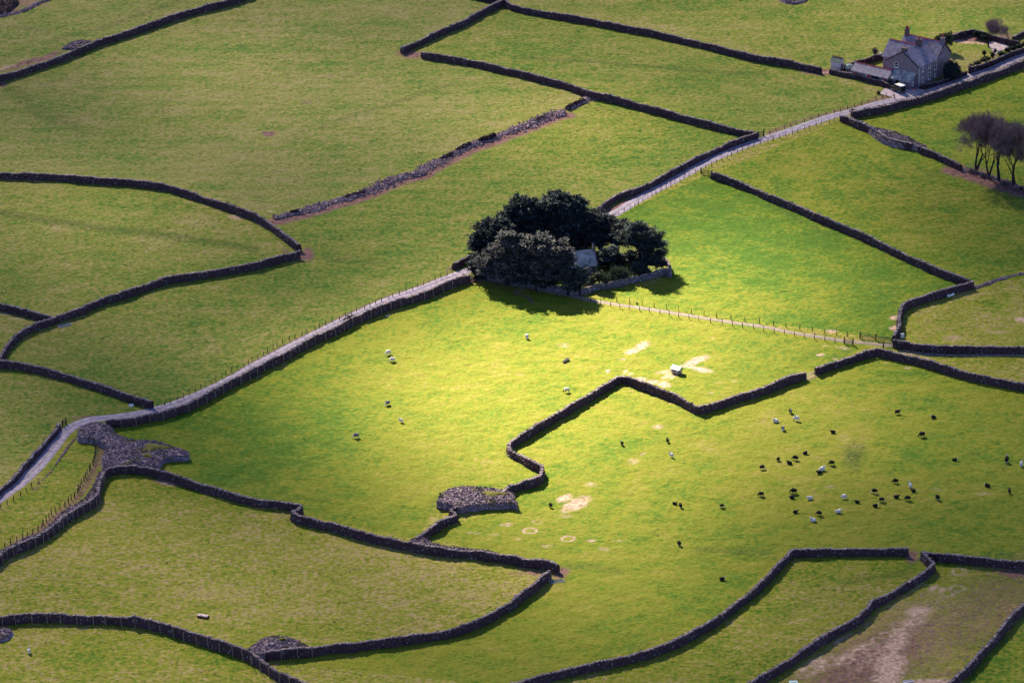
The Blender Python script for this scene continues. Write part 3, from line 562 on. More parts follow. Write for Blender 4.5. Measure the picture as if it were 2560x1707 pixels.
# ------------------------------------------------------------------ drystone walls
WALL_LINES = []
def wall(pts, label, h=1.65, wd=0.85, step=0.33, group='drystone field walls', cat='stone wall', name='field_wall', ground_pts=None, mat=None, rag=1.0, rub=None):
    g = smooth_line(Ps(pts, h * 0.52) if ground_pts is None else np.asarray(ground_pts, float), step)
    p = g[:, :2]; t = np.gradient(p, axis=0); t /= np.linalg.norm(t, axis=1)[:, None] + 1e-9; nrm = np.stack([-t[:, 1], t[:, 0]], 1); k = len(p)
    org = np.array([p[k // 2, 0], p[k // 2, 1], float(gz(p[k // 2, 0], p[k // 2, 1]))])
    p = p + nrm * (vnoise(k, 9) * 0.14 * rag)[:, None]
    hh = h * (1 + 0.09 * vnoise(k, 14) * rag + 0.07 * vnoise(k, 4) * rag); hh = hh * (1 - 0.30 * np.clip(vnoise(k, 22) - .35, 0, 1) * rag); ww = wd * (1 + 0.13 * vnoise(k, 12)); WALL_LINES.append(p)
    prof = [(-.62, -.12), (-.60, .14), (-.55, .38), (-.49, .62), (-.42, .84), (-.32, 1.0), (0, 1.03), (.32, 1.0), (.42, .84), (.49, .62), (.55, .38), (.60, .14), (.62, -.12)]
    m_ = len(prof); V = np.zeros((k, m_, 3)); base = gz(p[:, 0], p[:, 1])
    for j, (a, b_) in enumerate(prof):
        q = p + nrm * (a * ww)[:, None] + rng.normal(0, 0.065, (k, 2)) * (b_ > 0)
        V[:, j, :2] = q; V[:, j, 2] = base + b_ * hh + (rng.normal(0, 0.05, k) if b_ > 0 else -0.1)
    V = V.reshape(-1, 3) - org
    i = (np.arange(k - 1)[:, None] * m_ + np.arange(m_ - 1)[None, :]).ravel()
    Fs = np.stack([i, i + m_, i + m_ + 1, i + 1], 1).tolist() + [list(range(m_)), [(k - 1) * m_ + j for j in range(m_)][::-1]]
    o = mesh_np(name, V, Fs, mat or M['stone'], loc=org)
    tag(o, label, cat, group, 'thing')
    # coping stones set on edge, and stones that stand out of the faces
    s = np.arange(0, k - 1, 1.0); n_ = len(s); ix = s.astype(int)
    cp = np.array([p[ix, 0], p[ix, 1], base[ix] + hh[ix] * 1.0 + 0.04]).T + rng.normal(0, [0.05, 0.05, 0.05], (n_, 3))
    cv = np.array([[-1, -1, -1], [1, -1, -1], [1, 1, -1], [-1, 1, -1], [-1, -1, 1], [1, -1, 1], [1, 1, 1], [-1, 1, 1]], float) * (1 + rng.uniform(-.3, .15, (n_, 8, 3)))
    cv *= np.stack([rng.uniform(.15, .24, n_), rng.uniform(.26, .38, n_) * ww[ix] / 0.85, rng.uniform(.06, .12, n_)], 1)[:, None, :]
    an = rng.normal(0, 0.25, n_); ca, sa = np.cos(an), np.sin(an); tt, nn = t[ix], nrm[ix]
    ex = tt * ca[:, None] + nn * sa[:, None]; ey = -tt * sa[:, None] + nn * ca[:, None]
    W = np.zeros((n_, 8, 3)); W[:, :, :2] = cv[:, :, :1] * ex[:, None, :] + cv[:, :, 1:2] * ey[:, None, :]; W[:, :, 2] = cv[:, :, 2] + cv[:, :, 0] * rng.normal(0, .3, n_)[:, None]
    W += (cp - org)[:, None, :]
    cf = np.array([[0, 3, 2, 1], [4, 5, 6, 7], [0, 1, 5, 4], [1, 2, 6, 5], [2, 3, 7, 6], [3, 0, 4, 7]])
    mesh_np('coping', W.reshape(-1, 3), (cf[None] + (np.arange(n_) * 8)[:, None, None]).reshape(-1, 4), M['coping'], parent=o)
    return o
WL = {}
WL['a'] = wall(T(0, 0, (-220, 800), (0, 722), (150, 680), (350, 610), (550, 540), (750, 460), (900, 395), (1150, 315), (1400, 230), (1650, 145), (1900, 75), (2100, 25), (2250, -25), (2500, -110)), 'long straight drystone wall running diagonally across the top left corner')
WL['b'] = wall(T(1, 0, (1340, 465), (1500, 390), (1700, 295), (1900, 215), (2050, 130), (2200, 55), (2290, 25)), 'short slanting drystone wall left of the pointed enclosure corner at top centre')
WL['c'] = wall(T(1, 0, (2292, 32), (2350, 70)) + T(2, 0, (300, 130), (700, 195), (1000, 255), (1300, 310), (1600, 380), (1900, 450), (2200, 530), (2345, 556)) + T(3, 0, (200, 585), (400, 630), (490, 650)), 'long drystone wall from the top centre corner down to the house outbuildings')
wall(T(1, 0, (1950, -50), (2060, -22), (2180, 0), (2282, 18)), 'stub of drystone wall leaving the picture at the top centre junction')
wall(T(1, 0, (1522, 505), (1750, 542), (2000, 582), (2200, 627), (2350, 662)) + T(2, 0, (250, 725), (500, 790), (700, 865), (900, 905), (1200, 985), (1500, 1065), (1800, 1145), (2050, 1205), (2225, 1238)), 'drystone wall from the muddy gap down to the lane, meeting the tumbled wall midway')
wall(T(2, 0, (2245, 1243), (2100, 1292), (1900, 1367), (1750, 1442), (1600, 1512)) + T(2, 1, (1490, 10), (1350, 85), (1230, 152), (1100, 200), (950, 248), (850, 322), (790, 360)) + [(1440, 548), (1360, 578), (1280, 608), (1215, 628)] + T(1, 1, (1960, 800), (1890, 838), (1815, 880)), 'low drystone wall along the upper side of the lane behind the yew trees', h=1.35)
wall(T(0, 1, (-120, 42), (0, 45), (300, 50), (600, 65), (900, 90), (1200, 112), (1500, 147), (1650, 190), (1850, 252), (2050, 322), (2200, 372), (2350, 432)) + T(1, 1, (100, 490), (200, 565), (270, 612), (330, 662), (400, 712)), 'curved drystone wall round the top of the left hand field')
wall(T(1, 1, (402, 770), (250, 802), (100, 842), (0, 872)) + T(0, 1, (2100, 917), (1800, 967), (1550, 1002), (1350, 1062), (1100, 1152), (900, 1212), (750, 1282), (550, 1352), (350, 1422), (200, 1492), (120, 1560)) + T(0, 2, (50, 70), (18, 140), (0, 195)), 'winding drystone wall sweeping from the left hand field corner down to the left edge')
wall(T(0, 2, (-150, 190), (0, 207), (150, 217), (300, 247), (500, 292), (700, 352), (900, 412), (1100, 482), (1300, 552), (1395, 582)), 'drystone wall from the left edge ending beside the lane near the small white sign')
wall(T(0, 1, (-140, 1215), (0, 1247), (200, 1292), (350, 1332), (485, 1362)), 'short drystone wall joining the winding wall at the left edge')
LW = T(1, 1, (1960, 985), (1800, 1037), (1600, 1122), (1450, 1172), (1250, 1232), (1100, 1292), (950, 1352), (850, 1402), (700, 1482), (550, 1542)) + T(1, 2, (450, 25), (350, 82), (200, 167), (100, 212), (0, 267)) + T(0, 2, (2200, 347), (2050, 422), (1900, 512), (1700, 607), (1500, 672), (1350, 702), (1200, 732), (1050, 747), (975, 752))
wall(LW, 'long drystone wall with pale stakes along the lower side of the lane', h=1.75)
wall(T(0, 2, (545, 765), (500, 835), (420, 925), (340, 1025), (250, 1112), (170, 1212), (80, 1302), (0, 1372), (-100, 1445)), 'low rubbly drystone wall on the left of the lane where it bends at bottom left', h=1.25, rag=1.6)
wall(T(3, 0, (770, 1052), (900, 1030), (1050, 1000), (1200, 962), (1400, 912), (1550, 867), (1750, 802), (1900, 747), (2050, 692), (2200, 642), (2350, 582), (2500, 520)), 'thick drystone wall along the lower side of the lane opposite the house', h=1.7, wd=1.5)
wall(T(3, 0, (668, 1085), (740, 1100), (800, 1132), (900, 1172), (1000, 1222), (1090, 1290), (1200, 1320), (1330, 1345)), 'drystone wall leading from the lane towards the bare trees', wd=1.2)
wall(T(3, 0, (1385, 1375), (1500, 1412), (1600, 1457), (1700, 1502), (1770, 1540)), 'short length of drystone wall stopping just before the bare trees')
wall(T(2, 1, (1835, 38), (1950, 77), (2100, 132), (2250, 192), (2350, 242)) + T(3, 1, (150, 302), (300, 362), (450, 432), (600, 492), (750, 552), (950, 642), (1150, 742), (1350, 832), (1550, 922), (1700, 977), (1860, 1035)), 'long straight drystone wall along the upper right of the bright green meadow')
wall(T(3, 1, (1880, 1045), (1750, 1082), (1550, 1142), (1350, 1202), (1245, 1255), (1208, 1330), (1197, 1390), (1205, 1440), (1180, 1500), (1150, 1545)), 'crooked drystone wall closing the right end of the bright green meadow')
wall(T(3, 2, (1155, 18), (1250, 30), (1400, 55), (1600, 70), (1900, 70), (2350, 76), (2520, 79)), 'drystone wall along the upper edge of the farm track at right', h=1.75)
wall(T(3, 2, (985, 92), (1100, 117), (1300, 162), (1500, 217), (1700, 277), (1900, 332), (2100, 372), (2350, 417), (2520, 452)), 'drystone wall sloping from the gates to the right edge above the sheep')
wall(T(3, 2, (965, 98), (850, 132), (700, 182), (550, 232), (440, 271)), 'short drystone wall between the track gates and the metal field gate')
wall(T(3, 2, (340, 308), (200, 352), (100, 392), (0, 432)) + T(2, 2, (2200, 482), (2000, 542), (1850, 592), (1720, 632), (1620, 588), (1500, 522), (1300, 442), (1150, 387), (1050, 350), (985, 347), (900, 392), (750, 482), (600, 572), (450, 662), (300, 752), (150, 842), (0, 932)) + T(1, 2, (2325, 968), (2338, 1015)) + T(2, 2, (50, 1045), (120, 1092), (220, 1142), (278, 1172), (280, 1215), (240, 1268), (150, 1302), (0, 1342)) + T(1, 2, (2290, 1385), (2240, 1430)), 'zigzag drystone wall through the sunlit middle of the meadow', h=1.75)
wall(T(1, 2, (1850, 1525), (1790, 1568)) + T(1, 3, (1840, 40), (1720, 92), (1630, 152), (1540, 212), (1455, 258)), 'short crooked drystone wall running down from the oval stone cairn')
wall(T(0, 2, (1080, 1172), (1200, 1168), (1350, 1187), (1500, 1222), (1700, 1287), (1900, 1347), (2100, 1407), (2350, 1467)) + T(1, 2, (200, 1492), (330, 1517), (412, 1542)) + T(1, 3, (385, 5), (335, 35), (400, 62), (500, 82), (700, 132), (900, 192), (1100, 242), (1300, 287), (1450, 320), (1700, 358), (2000, 385), (2200, 412), (2350, 432)) + T(2, 3, (150, 460), (300, 478), (425, 515)), 'long drystone wall with a jog along the top of the tan field', h=1.75)
wall(T(2, 3, (342, 560), (280, 622), (200, 692), (100, 767), (0, 842)) + T(1, 3, (2250, 902), (2100, 987), (1950, 1052), (1800, 1097), (1500, 1152), (1200, 1192), (900, 1232), (700, 1252), (400, 1282), (90, 1312)), 'curving drystone wall along the lower edge of the tan field', h=1.75)
WB = T(0, 3, (-120, 990), (50, 985), (130, 970), (300, 960), (500, 960), (700, 970), (900, 970), (1100, 985), (1300, 1010), (1450, 1040), (1600, 1090), (1800, 1150), (2000, 1215), (2200, 1275), (2350, 1352)) + T(1, 3, (100, 1422), (200, 1482), (300, 1532), (450, 1602), (620, 1690))
wall(WB, 'drystone wall with pale stakes across the bottom left corner', h=1.95)
WK = T(0, 2, (1075, 1172), (1000, 1192), (932, 1262), (902, 1332), (892, 1422), (832, 1492), (700, 1562)) + T(0, 3, (600, 55), (480, 162), (320, 262), (200, 312), (60, 372), (0, 422), (-110, 500))
wall(WK, 'curving staked drystone wall below the rubble bank at left', h=1.8)
wall(T(3, 3, (1290, 357), (1000, 360), (700, 357), (400, 367), (222, 370), (150, 442), (60, 532), (0, 602)) + T(2, 3, (2250, 702), (2100, 822), (1900, 972), (1700, 1092), (1500, 1202), (1300, 1282), (1000, 1362), (700, 1422), (400, 1492), (200, 1552), (0, 1602), (-250, 1665)), 'long curving drystone wall across the bottom right, level at its far end')
wall(T(3, 3, (1412, 392), (1470, 450), (1522, 500), (1450, 562), (1300, 652), (1100, 772), (950, 850), (905, 920), (800, 1002), (600, 1112), (400, 1232), (200, 1372), (0, 1492)) + T(2, 3, (2230, 1562), (2080, 1660)), 'bent drystone wall on the left of the worn brown feeding field')
wall(T(3, 3, (1452, 392), (1600, 412), (1800, 432), (2050, 457), (2350, 482), (2520, 495)), 'drystone wall along the top of the worn brown feeding field')
wall(T(3, 3, (2520, 780), (2350, 852), (2250, 962), (2150, 1082), (2050, 1202), (1950, 1312), (1850, 1422), (1750, 1522), (1630, 1620)), 'drystone wall on the right of the worn brown feeding field')
# walls round the house and the churchyard
wall(Z1((95, 905), (300, 950), (600, 1010), (900, 1090), (1080, 1160)), 'dark garden wall in front of the outbuildings', h=1.2, wd=0.55)
wall(Z1((335, 850), (560, 780), (800, 705), (1030, 640), (1180, 590)), 'stone wall behind the outbuildings and back yard', h=1.5, wd=0.5)
wall(Z1((1560, 1165), (1700, 1140), (1900, 1090), (2100, 1020), (2330, 935)), 'low stone wall between the round bush and the lane', h=1.1, wd=0.5)
ZG = lambda *p: [(2300 + x / 9.01, 40 + y / 9.01) for x, y in p]
wall(ZG((1110, 1235), (1300, 1180), (1600, 1080), (1900, 940), (2150, 840), (2480, 730)), 'stone garden wall along the lane right of the gate pillar', h=1.35, wd=0.5)
wall(ZG((725, 500), (900, 445), (1060, 390), (1200, 370), (1400, 430), (1620, 500), (1850, 560), (2080, 620), (2250, 650)), 'back garden wall above the red bracken slope', h=1.4, wd=0.55)
wall(ZG((2090, 540), (2200, 450), (2330, 390), (2500, 310)), 'short wall running off at the right edge behind the garden', h=1.3, wd=0.6)
CYW = T(1, 1, (2065, 950), (2200, 990), (2350, 1018)) + T(2, 1, (120, 1032), (300, 1068), (450, 1095), (560, 1112), (650, 1105), (800, 1062), (1000, 1030), (1150, 990), (1300, 955), (1400, 930), (1455, 950))
cw = Ps(CYW, 0.75); far = np.array([P(1674, 676, 0)[:2].tolist() + [0], P(1662, 660)[:2].tolist() + [0], P(1650, 650)[:2].tolist() + [0]])
wall(None, 'churchyard wall under the dark yew trees', h=1.45, wd=0.6, ground_pts=np.concatenate([cw, far]), mat=M['church_stone'], cat='churchyard wall', name='churchyard_wall', group=None)

# ------------------------------------------------------------------ tumbled walls, banks and clearance cairns
def inside_pts(poly, n):
    lo, hi = poly.min(0), poly.max(0); out = np.zeros((0, 2))
    while len(out) < n:
        q = rng.uniform(lo, hi, (n * 2, 2)); out = np.concatenate([out, q[poly_in(q[:, 0], q[:, 1], poly)]])
    return out[:n]
def mound(pts, h, label, name='stone_cairn', cat='cairn', dens=15.0, dome=0.3, rad=(0.07, 0.17), mat='rubble', turf=(), group=None, skirt=0.25):
    top = smooth_line(np.concatenate([Ps(pts, h), Ps(pts[:1], h)])[:, :2], 0.6)[:-1]
    lo, hi = top.min(0), top.max(0); gx_, gy_ = np.meshgrid(np.arange(lo[0], hi[0], 0.55), np.arange(lo[1], hi[1], 0.55))
    q = np.stack([gx_.ravel(), gy_.ravel()], 1) + rng.uniform(-.15, .15, (gx_.size, 2)); q = q[poly_in(q[:, 0], q[:, 1], top)]
    d = np.min(np.linalg.norm(q[:, None, :] - top[None, ::2, :], axis=2), axis=1); q = q[d > 0.35]
    k = len(top); pts2 = np.concatenate([top, q])
    r = delaunay_2d_cdt([Vector(a) for a in pts2], [(i, (i + 1) % k) for i in range(k)], [], 1, 1e-4)
    V2 = np.array([v[:] for v in r[0]]); tri = [list(f) for f in r[2]]
    d = np.min(np.linalg.norm(V2[:, None, :] - top[None, ::2, :], axis=2), axis=1)
    hz = lambda xy, dd: gz(xy[:, 0], xy[:, 1]) + h * (0.96 + dome * np.clip(dd / 2.5, 0, 1)) 
    org = np.array([*V2.mean(0), float(gz(*V2.mean(0)))])
    V = np.column_stack([V2, hz(V2, d) + rng.normal(0, 0.06, len(V2))])
    n0 = len(V); c = top.mean(0); lay = 5; SV = []
    outn = np.stack([np.roll(top, -1, 0)[:, 1] - np.roll(top, 1, 0)[:, 1], -(np.roll(top, -1, 0)[:, 0] - np.roll(top, 1, 0)[:, 0])], 1); outn /= np.linalg.norm(outn, axis=1)[:, None]
    area = 0.5 * np.sum(top[:, 0] * np.roll(top[:, 1], -1) - np.roll(top[:, 0], -1) * top[:, 1])
    if area < 0: outn = -outn
    for j in range(lay + 1):
        u = j / lay; e = top + outn * (skirt * u)
        SV.append(np.column_stack([e + rng.normal(0, .05, e.shape), gz(e[:, 0], e[:, 1]) + h * 0.96 * (1 - u) - 0.15 * (j == lay) + rng.normal(0, .05, k)]))
    V = np.concatenate([V] + SV); Fs = tri
    for j in range(lay):
        for i in range(k):
            a = n0 + j * k + i; b_ = n0 + j * k + (i + 1) % k; Fs.append([a, a + k, b_ + k, b_])
    o = mesh_np(name, V - org, Fs, [M['stone'], M[mat]], loc=org, midx=[1] * len(tri) + [0] * (len(Fs) - len(tri)))
    bm = bmesh.new(); bm.from_mesh(o.data); bmesh.ops.recalc_face_normals(bm, faces=bm.faces); bm.to_mesh(o.data); bm.free()
    tag(o, label, cat, group)
    n_ = int(abs(area) * dens); s = inside_pts(top, n_); d = np.min(np.linalg.norm(s[:, None, :] - top[None, ::3, :], axis=2), axis=1) if n_ < 20000 else np.zeros(n_)
    sp = np.column_stack([s, hz(s, d) + rng.uniform(-.02, .12, n_)]) - org
    ed = np.repeat(top, 2, 0) + rng.normal(0, .12, (2 * k, 2)); ep = np.column_stack([ed, gz(ed[:, 0], ed[:, 1]) + h * 0.96 + rng.uniform(0, .12, 2 * k)]) - org
    sv, sf = stones(np.concatenate([sp, ep]), rng.uniform(*rad, n_ + 2 * k) * np.where(rng.random(n_ + 2 * k) < .04, 2.3, 1)); tag(mesh_np('loose_stones', sv, sf, M[mat], parent=o), kind='stuff')
    for (tx, ty, rx, ry) in turf:
        g = P(tx, ty, h * (1 + dome))[:2]; a = np.linspace(0, 2 * np.pi, 30, endpoint=False); rr = 1 + 0.25 * np.sin(a * 3 + tx) + rng.uniform(-.1, .1, 30)
        VV = [(g[0] - org[0], g[1] - org[1], h * (1 + dome) + 0.35)]; 
        for q_ in (0.55, 1.0):
            for i in range(30): VV.append((g[0] - org[0] + rx * q_ * rr[i] * math.cos(a[i]), g[1] - org[1] + ry * q_ * rr[i] * math.sin(a[i]), h * (1 + dome) + (0.28 if q_ < 1 else -0.1) + rng.uniform(-.05, .05)))
        FF = [[0, 1 + i, 1 + (i + 1) % 30] for i in range(30)] + [[1 + i, 31 + i, 31 + (i + 1) % 30, 1 + (i + 1) % 30] for i in range(30)]
        mesh_np('turf_cap', VV, FF, M['moss'], parent=o, smooth=True)
    return o
mound(T(1, 2, (1660, 1470), (1690, 1410), (1760, 1360), (1850, 1332), (1960, 1325), (2100, 1335), (2230, 1350), (2345, 1385)) + T(2, 2, (15, 1400), (30, 1450), (50, 1490)) + T(1, 2, (2340, 1470), (2250, 1475), (2100, 1485), (1950, 1500), (1880, 1520), (1820, 1500), (1720, 1475)), 1.5, 'oval walled cairn of stones beside the sunlit zigzag wall', turf=((1232, 1234, 2.6, 1.4),), dome=.25)
mound(T(0, 2, (715, 805), (780, 765), (870, 742), (960, 745), (1010, 775), (1080, 850), (1200, 895), (1350, 903), (1500, 930), (1620, 970), (1715, 1000), (1730, 1040), (1600, 1050), (1500, 1070), (1440, 1135), (1300, 1130), (1150, 1130), (1020, 1140), (950, 1120), (935, 1060), (985, 965), (900, 905), (820, 880), (720, 875)), 1.2, 'large sprawling stone heap beside the lane bend at left', turf=((385, 1117, 3.0, 2.2), (368, 1138, 1.0, 1.4)), dome=.25, dens=15, name='stone_heap', cat='stone heap')
mound(T(0, 2, (1010, 1145), (955, 1160), (900, 1215), (850, 1330), (770, 1440), (640, 1520), (560, 1568)) + T(0, 3, (480, 90), (380, 170), (250, 225), (120, 290), (-10, 350), (-110, 400), (-110, 470), (0, 400), (120, 330), (260, 262), (400, 205), (540, 110), (640, 20)) + T(0, 2, (800, 1500), (885, 1405), (898, 1320), (935, 1250)), 1.25, 'long stony bank behind the curving staked wall at left', name='stone_bank', cat='stone bank', dens=15, dome=.1)
mound(T(1, 3, (-60, 1235), (0, 1195), (60, 1155), (140, 1130), (220, 1128), (310, 1145), (400, 1180), (470, 1222), (380, 1248), (250, 1258), (120, 1278), (50, 1300), (20, 1335), (-40, 1320)), 1.5, 'half round stone cairn where the two staked walls meet at bottom left', turf=((706, 1598, 0.9, 0.6),))
mound(T(0, 3, (-100, 1040), (0, 1055), (80, 1060), (105, 1090), (60, 1140), (0, 1160), (-100, 1170)), 0.6, 'small stone heap under the staked wall at the left edge', name='stone_heap', cat='stone heap', dome=.5, skirt=.6)
mound(T(3, 0, (905, 1165), (1010, 1175), (1150, 1205), (1300, 1265), (1400, 1320), (1455, 1335), (1440, 1365), (1380, 1350), (1290, 1330), (1200, 1320), (1090, 1290), (1000, 1240)), 1.2, 'broad stony bank along the wall before the bare trees', name='stone_bank', cat='stone bank', dens=14, dome=.15)
mound(T(1, 3, (1410, 262), (1480, 218), (1540, 225), (1620, 275), (1760, 310), (1950, 325), (2150, 350), (2250, 385), (2100, 380), (1800, 350), (1600, 320), (1480, 290)), 1.3, 'rough stone pile in the angle of two walls above the tan field', name='stone_heap', cat='stone heap', dens=14, dome=.1)
def tumble(gline, wid, label, dens, dome=0.36, name='tumbled_wall', cat='ruined wall', rad=(.13, .34), stand=()):
    p = gline[:, :2]; t = np.gradient(p, axis=0); t /= np.linalg.norm(t, axis=1)[:, None]; nrm = np.stack([-t[:, 1], t[:, 0]], 1); k = len(p)
    org = np.array([*p[k // 2], float(gz(*p[k // 2]))]); ww = wid * (0.8 + 0.3 * vnoise(k, 7)); hh = dome * (0.75 + 0.5 * vnoise(k, 5)); V = []; us = np.linspace(-1, 1, 9)
    for u in us:
        q = p + nrm * (u * ww)[:, None] + rng.normal(0, .12, (k, 2)); V.append(np.column_stack([q, gz(q[:, 0], q[:, 1]) + hh * (1 - u * u) - 0.08 + rng.normal(0, .05, k)]))
    V = np.stack(V, 1).reshape(-1, 3) - org; i = (np.arange(k - 1)[:, None] * 9 + np.arange(8)[None, :]).ravel()
    o = mesh_np(name, V, np.stack([i, i + 9, i + 10, i + 1], 1), M['bank'], loc=org); tag(o, label, cat, None, 'thing')
    n_ = int(k * dens); j = rng.integers(0, k, n_); u = np.clip(rng.normal(0, .5, n_), -1.25, 1.25)
    q = p[j] + nrm[j] * (u * ww[j])[:, None] + t[j] * rng.uniform(-.5, .5, n_)[:, None]
    z = gz(q[:, 0], q[:, 1]) + hh[j] * np.clip(1 - u * u, 0, 1) + rng.uniform(-.05, .12, n_)
    sv, sf = stones(np.column_stack([q, z]) - org, rng.uniform(*rad, n_) * np.where(rng.random(n_) < .06, 1.7, 1)); tag(mesh_np('loose_stones', sv, sf, M['rubble_pale'], parent=o), kind='stuff')
    for a, b_, hs in stand:       # lengths still standing
        n_ = int((b_ - a) * 26); j = rng.integers(int(a), int(b_), n_); u = rng.uniform(-.45, .45, n_); z0 = rng.uniform(0, hs, n_)
        q = p[j] + nrm[j] * (u + .2)[:, None] + t[j] * rng.uniform(-.4, .4, n_)[:, None]
        sv, sf = stones(np.column_stack([q, gz(q[:, 0], q[:, 1]) + hh[j] * .6 + z0]) - org, rng.uniform(.22, .36, n_)); mesh_np('standing_stones', sv, sf, M['stone'], parent=o)
    return o
kk = len(ruin_g)
def near_i(px, py):
    g = P(px, py)[:2]; return int(np.argmin(np.hypot(ruin_g[:, 0] - g[0], ruin_g[:, 1] - g[1])))
i1 = near_i(*T(1, 0, (2120, 1285))[0]); i2 = near_i(*T(1, 0, (1920, 1350))[0]); i3 = near_i(*T(1, 1, (370, 395))[0]); i4 = near_i(*T(1, 0, (1760, 1440))[0]); i5 = near_i(*T(2, 0, (270, 1090))[0]); i6 = near_i(*T(1, 1, (900, 210))[0])
tumble(ruin_g + np.array([.2, -.4, 0]), 2.5, 'long tumbled drystone wall with stones spilled over reddish ground', 26, stand=((i1 - 3, i1 + 4, 1.2), (i2 - 4, i2 + 3, .7), (i3 - 1, i3 + 2, .7), (i4 - 3, i4 + 3, .5), (i5 - 3, i5 + 2, .5), (i6 - 4, i6 + 4, .4)))
tumble(smooth_line(Ps(T(2, 0, (520, 1005), (600, 965), (660, 940), (720, 905), (800, 900), (850, 915))), .8), 1.6, 'short end of the tumbled wall beside the standing wall', 16, stand=((0, 9, .7),))
tumble(smooth_line(Ps(T(3, 1, (1900, 1075), (2000, 1042), (2150, 992), (2350, 942), (2520, 895))), .8), 1.0, 'thin line of tumbled stones running to the right edge', 13, dome=.35, rad=(.12, .26))
tumble(smooth_line(Ps(T(0, 0, (-60, 165), (60, 140), (160, 120), (260, 85), (340, 40), (440, 5), (520, -30))), .8), 1.0, 'stony line of rubble across the far top left corner', 13, dome=.3)
tumble(smooth_line(Ps(T(0, 2, (700, 880), (640, 950), (560, 1060), (480, 1180), (400, 1260), (350, 1300))), .8), .45, 'faint row of stones along the right verge of the lane bend', 4, dome=.12, rad=(.08, .18))
tumble(smooth_line(Ps(T(3, 0, (1760, 1545), (1850, 1575)) + T(3, 1, (1960, 30), (2100, 75), (2250, 130), (2400, 190))), .8), 1.5, 'low line of collapsed stones under the bare trees', 9, dome=.3)
mound(T(0, 0, (580, 440), (640, 395), (740, 370), (820, 380), (850, 400), (790, 425), (680, 445)), 0.35, 'low spread of pale stones behind the top left wall', name='stone_heap', cat='stone heap', dome=.4, skirt=.5)
mound(T(0, 0, (-60, 60), (0, 5), (90, -40), (160, 0), (110, 60), (40, 110), (-60, 120)), 0.7, 'dark stone heap in the extreme top left corner', name='stone_heap', cat='stone heap', dome=.5, skirt=.6, mat='stone')
mound(T(3, 0, (90, -30), (200, -40), (350, -20), (330, 10), (240, 26), (150, 16)), 0.4, 'flat stone heap at the top edge above the far meadow', name='stone_heap', cat='stone heap', dome=.4, skirt=.5)

# ------------------------------------------------------------------ fences, stakes and gates
def fence(pts, label, spacing=2.6, h=1.15, r=0.075, mat='wood', wires=(0.45, 0.95), h0=0.0, at=None, lean=(0, 0), gpts=None, cat='fence', group=None, name='wire_fence', wall_off=None):
    g = np.asarray(gpts) if gpts is not None else smooth_line(Ps(pts or at, h0), 0.25)
    if wall_off: 
        t = np.gradient(g[:, :2], axis=0); t /= np.linalg.norm(t, axis=1)[:, None]; nr = np.stack([t[:, 1], -t[:, 0]], 1); nr[nr[:, 1] > 0] *= -1; g = g.copy(); g[:, :2] += nr * wall_off
    k = max(2, int(len(g) * 0.25 / spacing)); ix = np.linspace(0, len(g) - 1, k).astype(int)
    if at is not None: q = Ps(at)
    else:
        q = g[ix] + np.column_stack([rng.normal(0, .12, k), rng.normal(0, .12, k), np.zeros(k)])
    org = np.array([*q[len(q) // 2][:2], float(gz(*q[len(q) // 2][:2]))]); root = empty(name, org, 0, label, cat, group)
    me0 = None; tops = []
    for i, p in enumerate(q):
        z = float(gz(p[0], p[1])); hh = h * rng.uniform(.9, 1.12)
        if me0 is None:
            b_ = MB(); b_.box((0, 0, 0.5), (r * 2, r * 2, 1.0), taper=0.85); o = b_.build('post', M[mat], root); me0 = o.data
        else:
            o = bpy.data.objects.new('post', me0); COL.objects.link(o); o.parent = root
        o.location = (p[0] - org[0], p[1] - org[1], z - org[2] - 0.15); o.scale = (1, 1, hh + 0.15)
        o.rotation_euler = (rng.normal(0, .03) + lean[0], rng.normal(0, .03) + lean[1], rng.uniform(0, 3))
        tops.append((p[0] - org[0], p[1] - org[1], z - org[2], hh))
    if wires:
        b_ = MB()
        for a, c in zip(tops[:-1], tops[1:]):
            for f_ in wires: b_.tube((a[0], a[1], a[2] + a[3] * f_), (c[0], c[1], c[2] + c[3] * f_), 0.009, n=3, caps=False)
        b_.build('wire', M['wire'], root)
    return root
fence(None, 'post and wire fence along the upper side of the farm track', at=T(2, 1, (845, 1183), (962, 1203), (1078, 1218), (1195, 1235), (1305, 1250), (1418, 1268), (1527, 1285), (1647, 1305), (1762, 1322), (1877, 1343), (2010, 1363), (2140, 1383), (2270, 1402)) + T(3, 1, (50, 1420), (167, 1440), (291, 1458), (406, 1475), (520, 1495), (628, 1508), (727, 1520)), h=1.25, r=.066)
fence(None, 'post and wire fence along the lower side of the farm track', at=T(2, 1, (725, 1205), (815, 1226), (906, 1244), (989, 1258), (1075, 1270), (1170, 1282), (1260, 1298), (1356, 1310), (1443, 1329), (1528, 1345), (1624, 1360), (1715, 1375), (1822, 1392), (1928, 1408), (2023, 1422), (2115, 1438), (2215, 1455), (2310, 1471)) + T(3, 1, (57, 1488), (150, 1500), (241, 1515), (334, 1530), (426, 1545), (520, 1558), (614, 1572)), h=1.25, r=.066)
fence(T(0, 2, (1440, 607), (1505, 582), (1625, 537), (1728, 492), (1822, 447), (1918, 397), (2018, 342), (2107, 292), (2191, 247), (2282, 202), (2350, 160)) + T(1, 1, (290, 1562), (450, 1502), (600, 1432), (760, 1367), (912, 1302), (1065, 1242), (1218, 1177), (1365, 1117), (1510, 1062), (1650, 1002), (1747, 962), (1800, 938)), 'post and wire fence along the upper verge of the lane', spacing=2.0, h=1.1, r=.065)
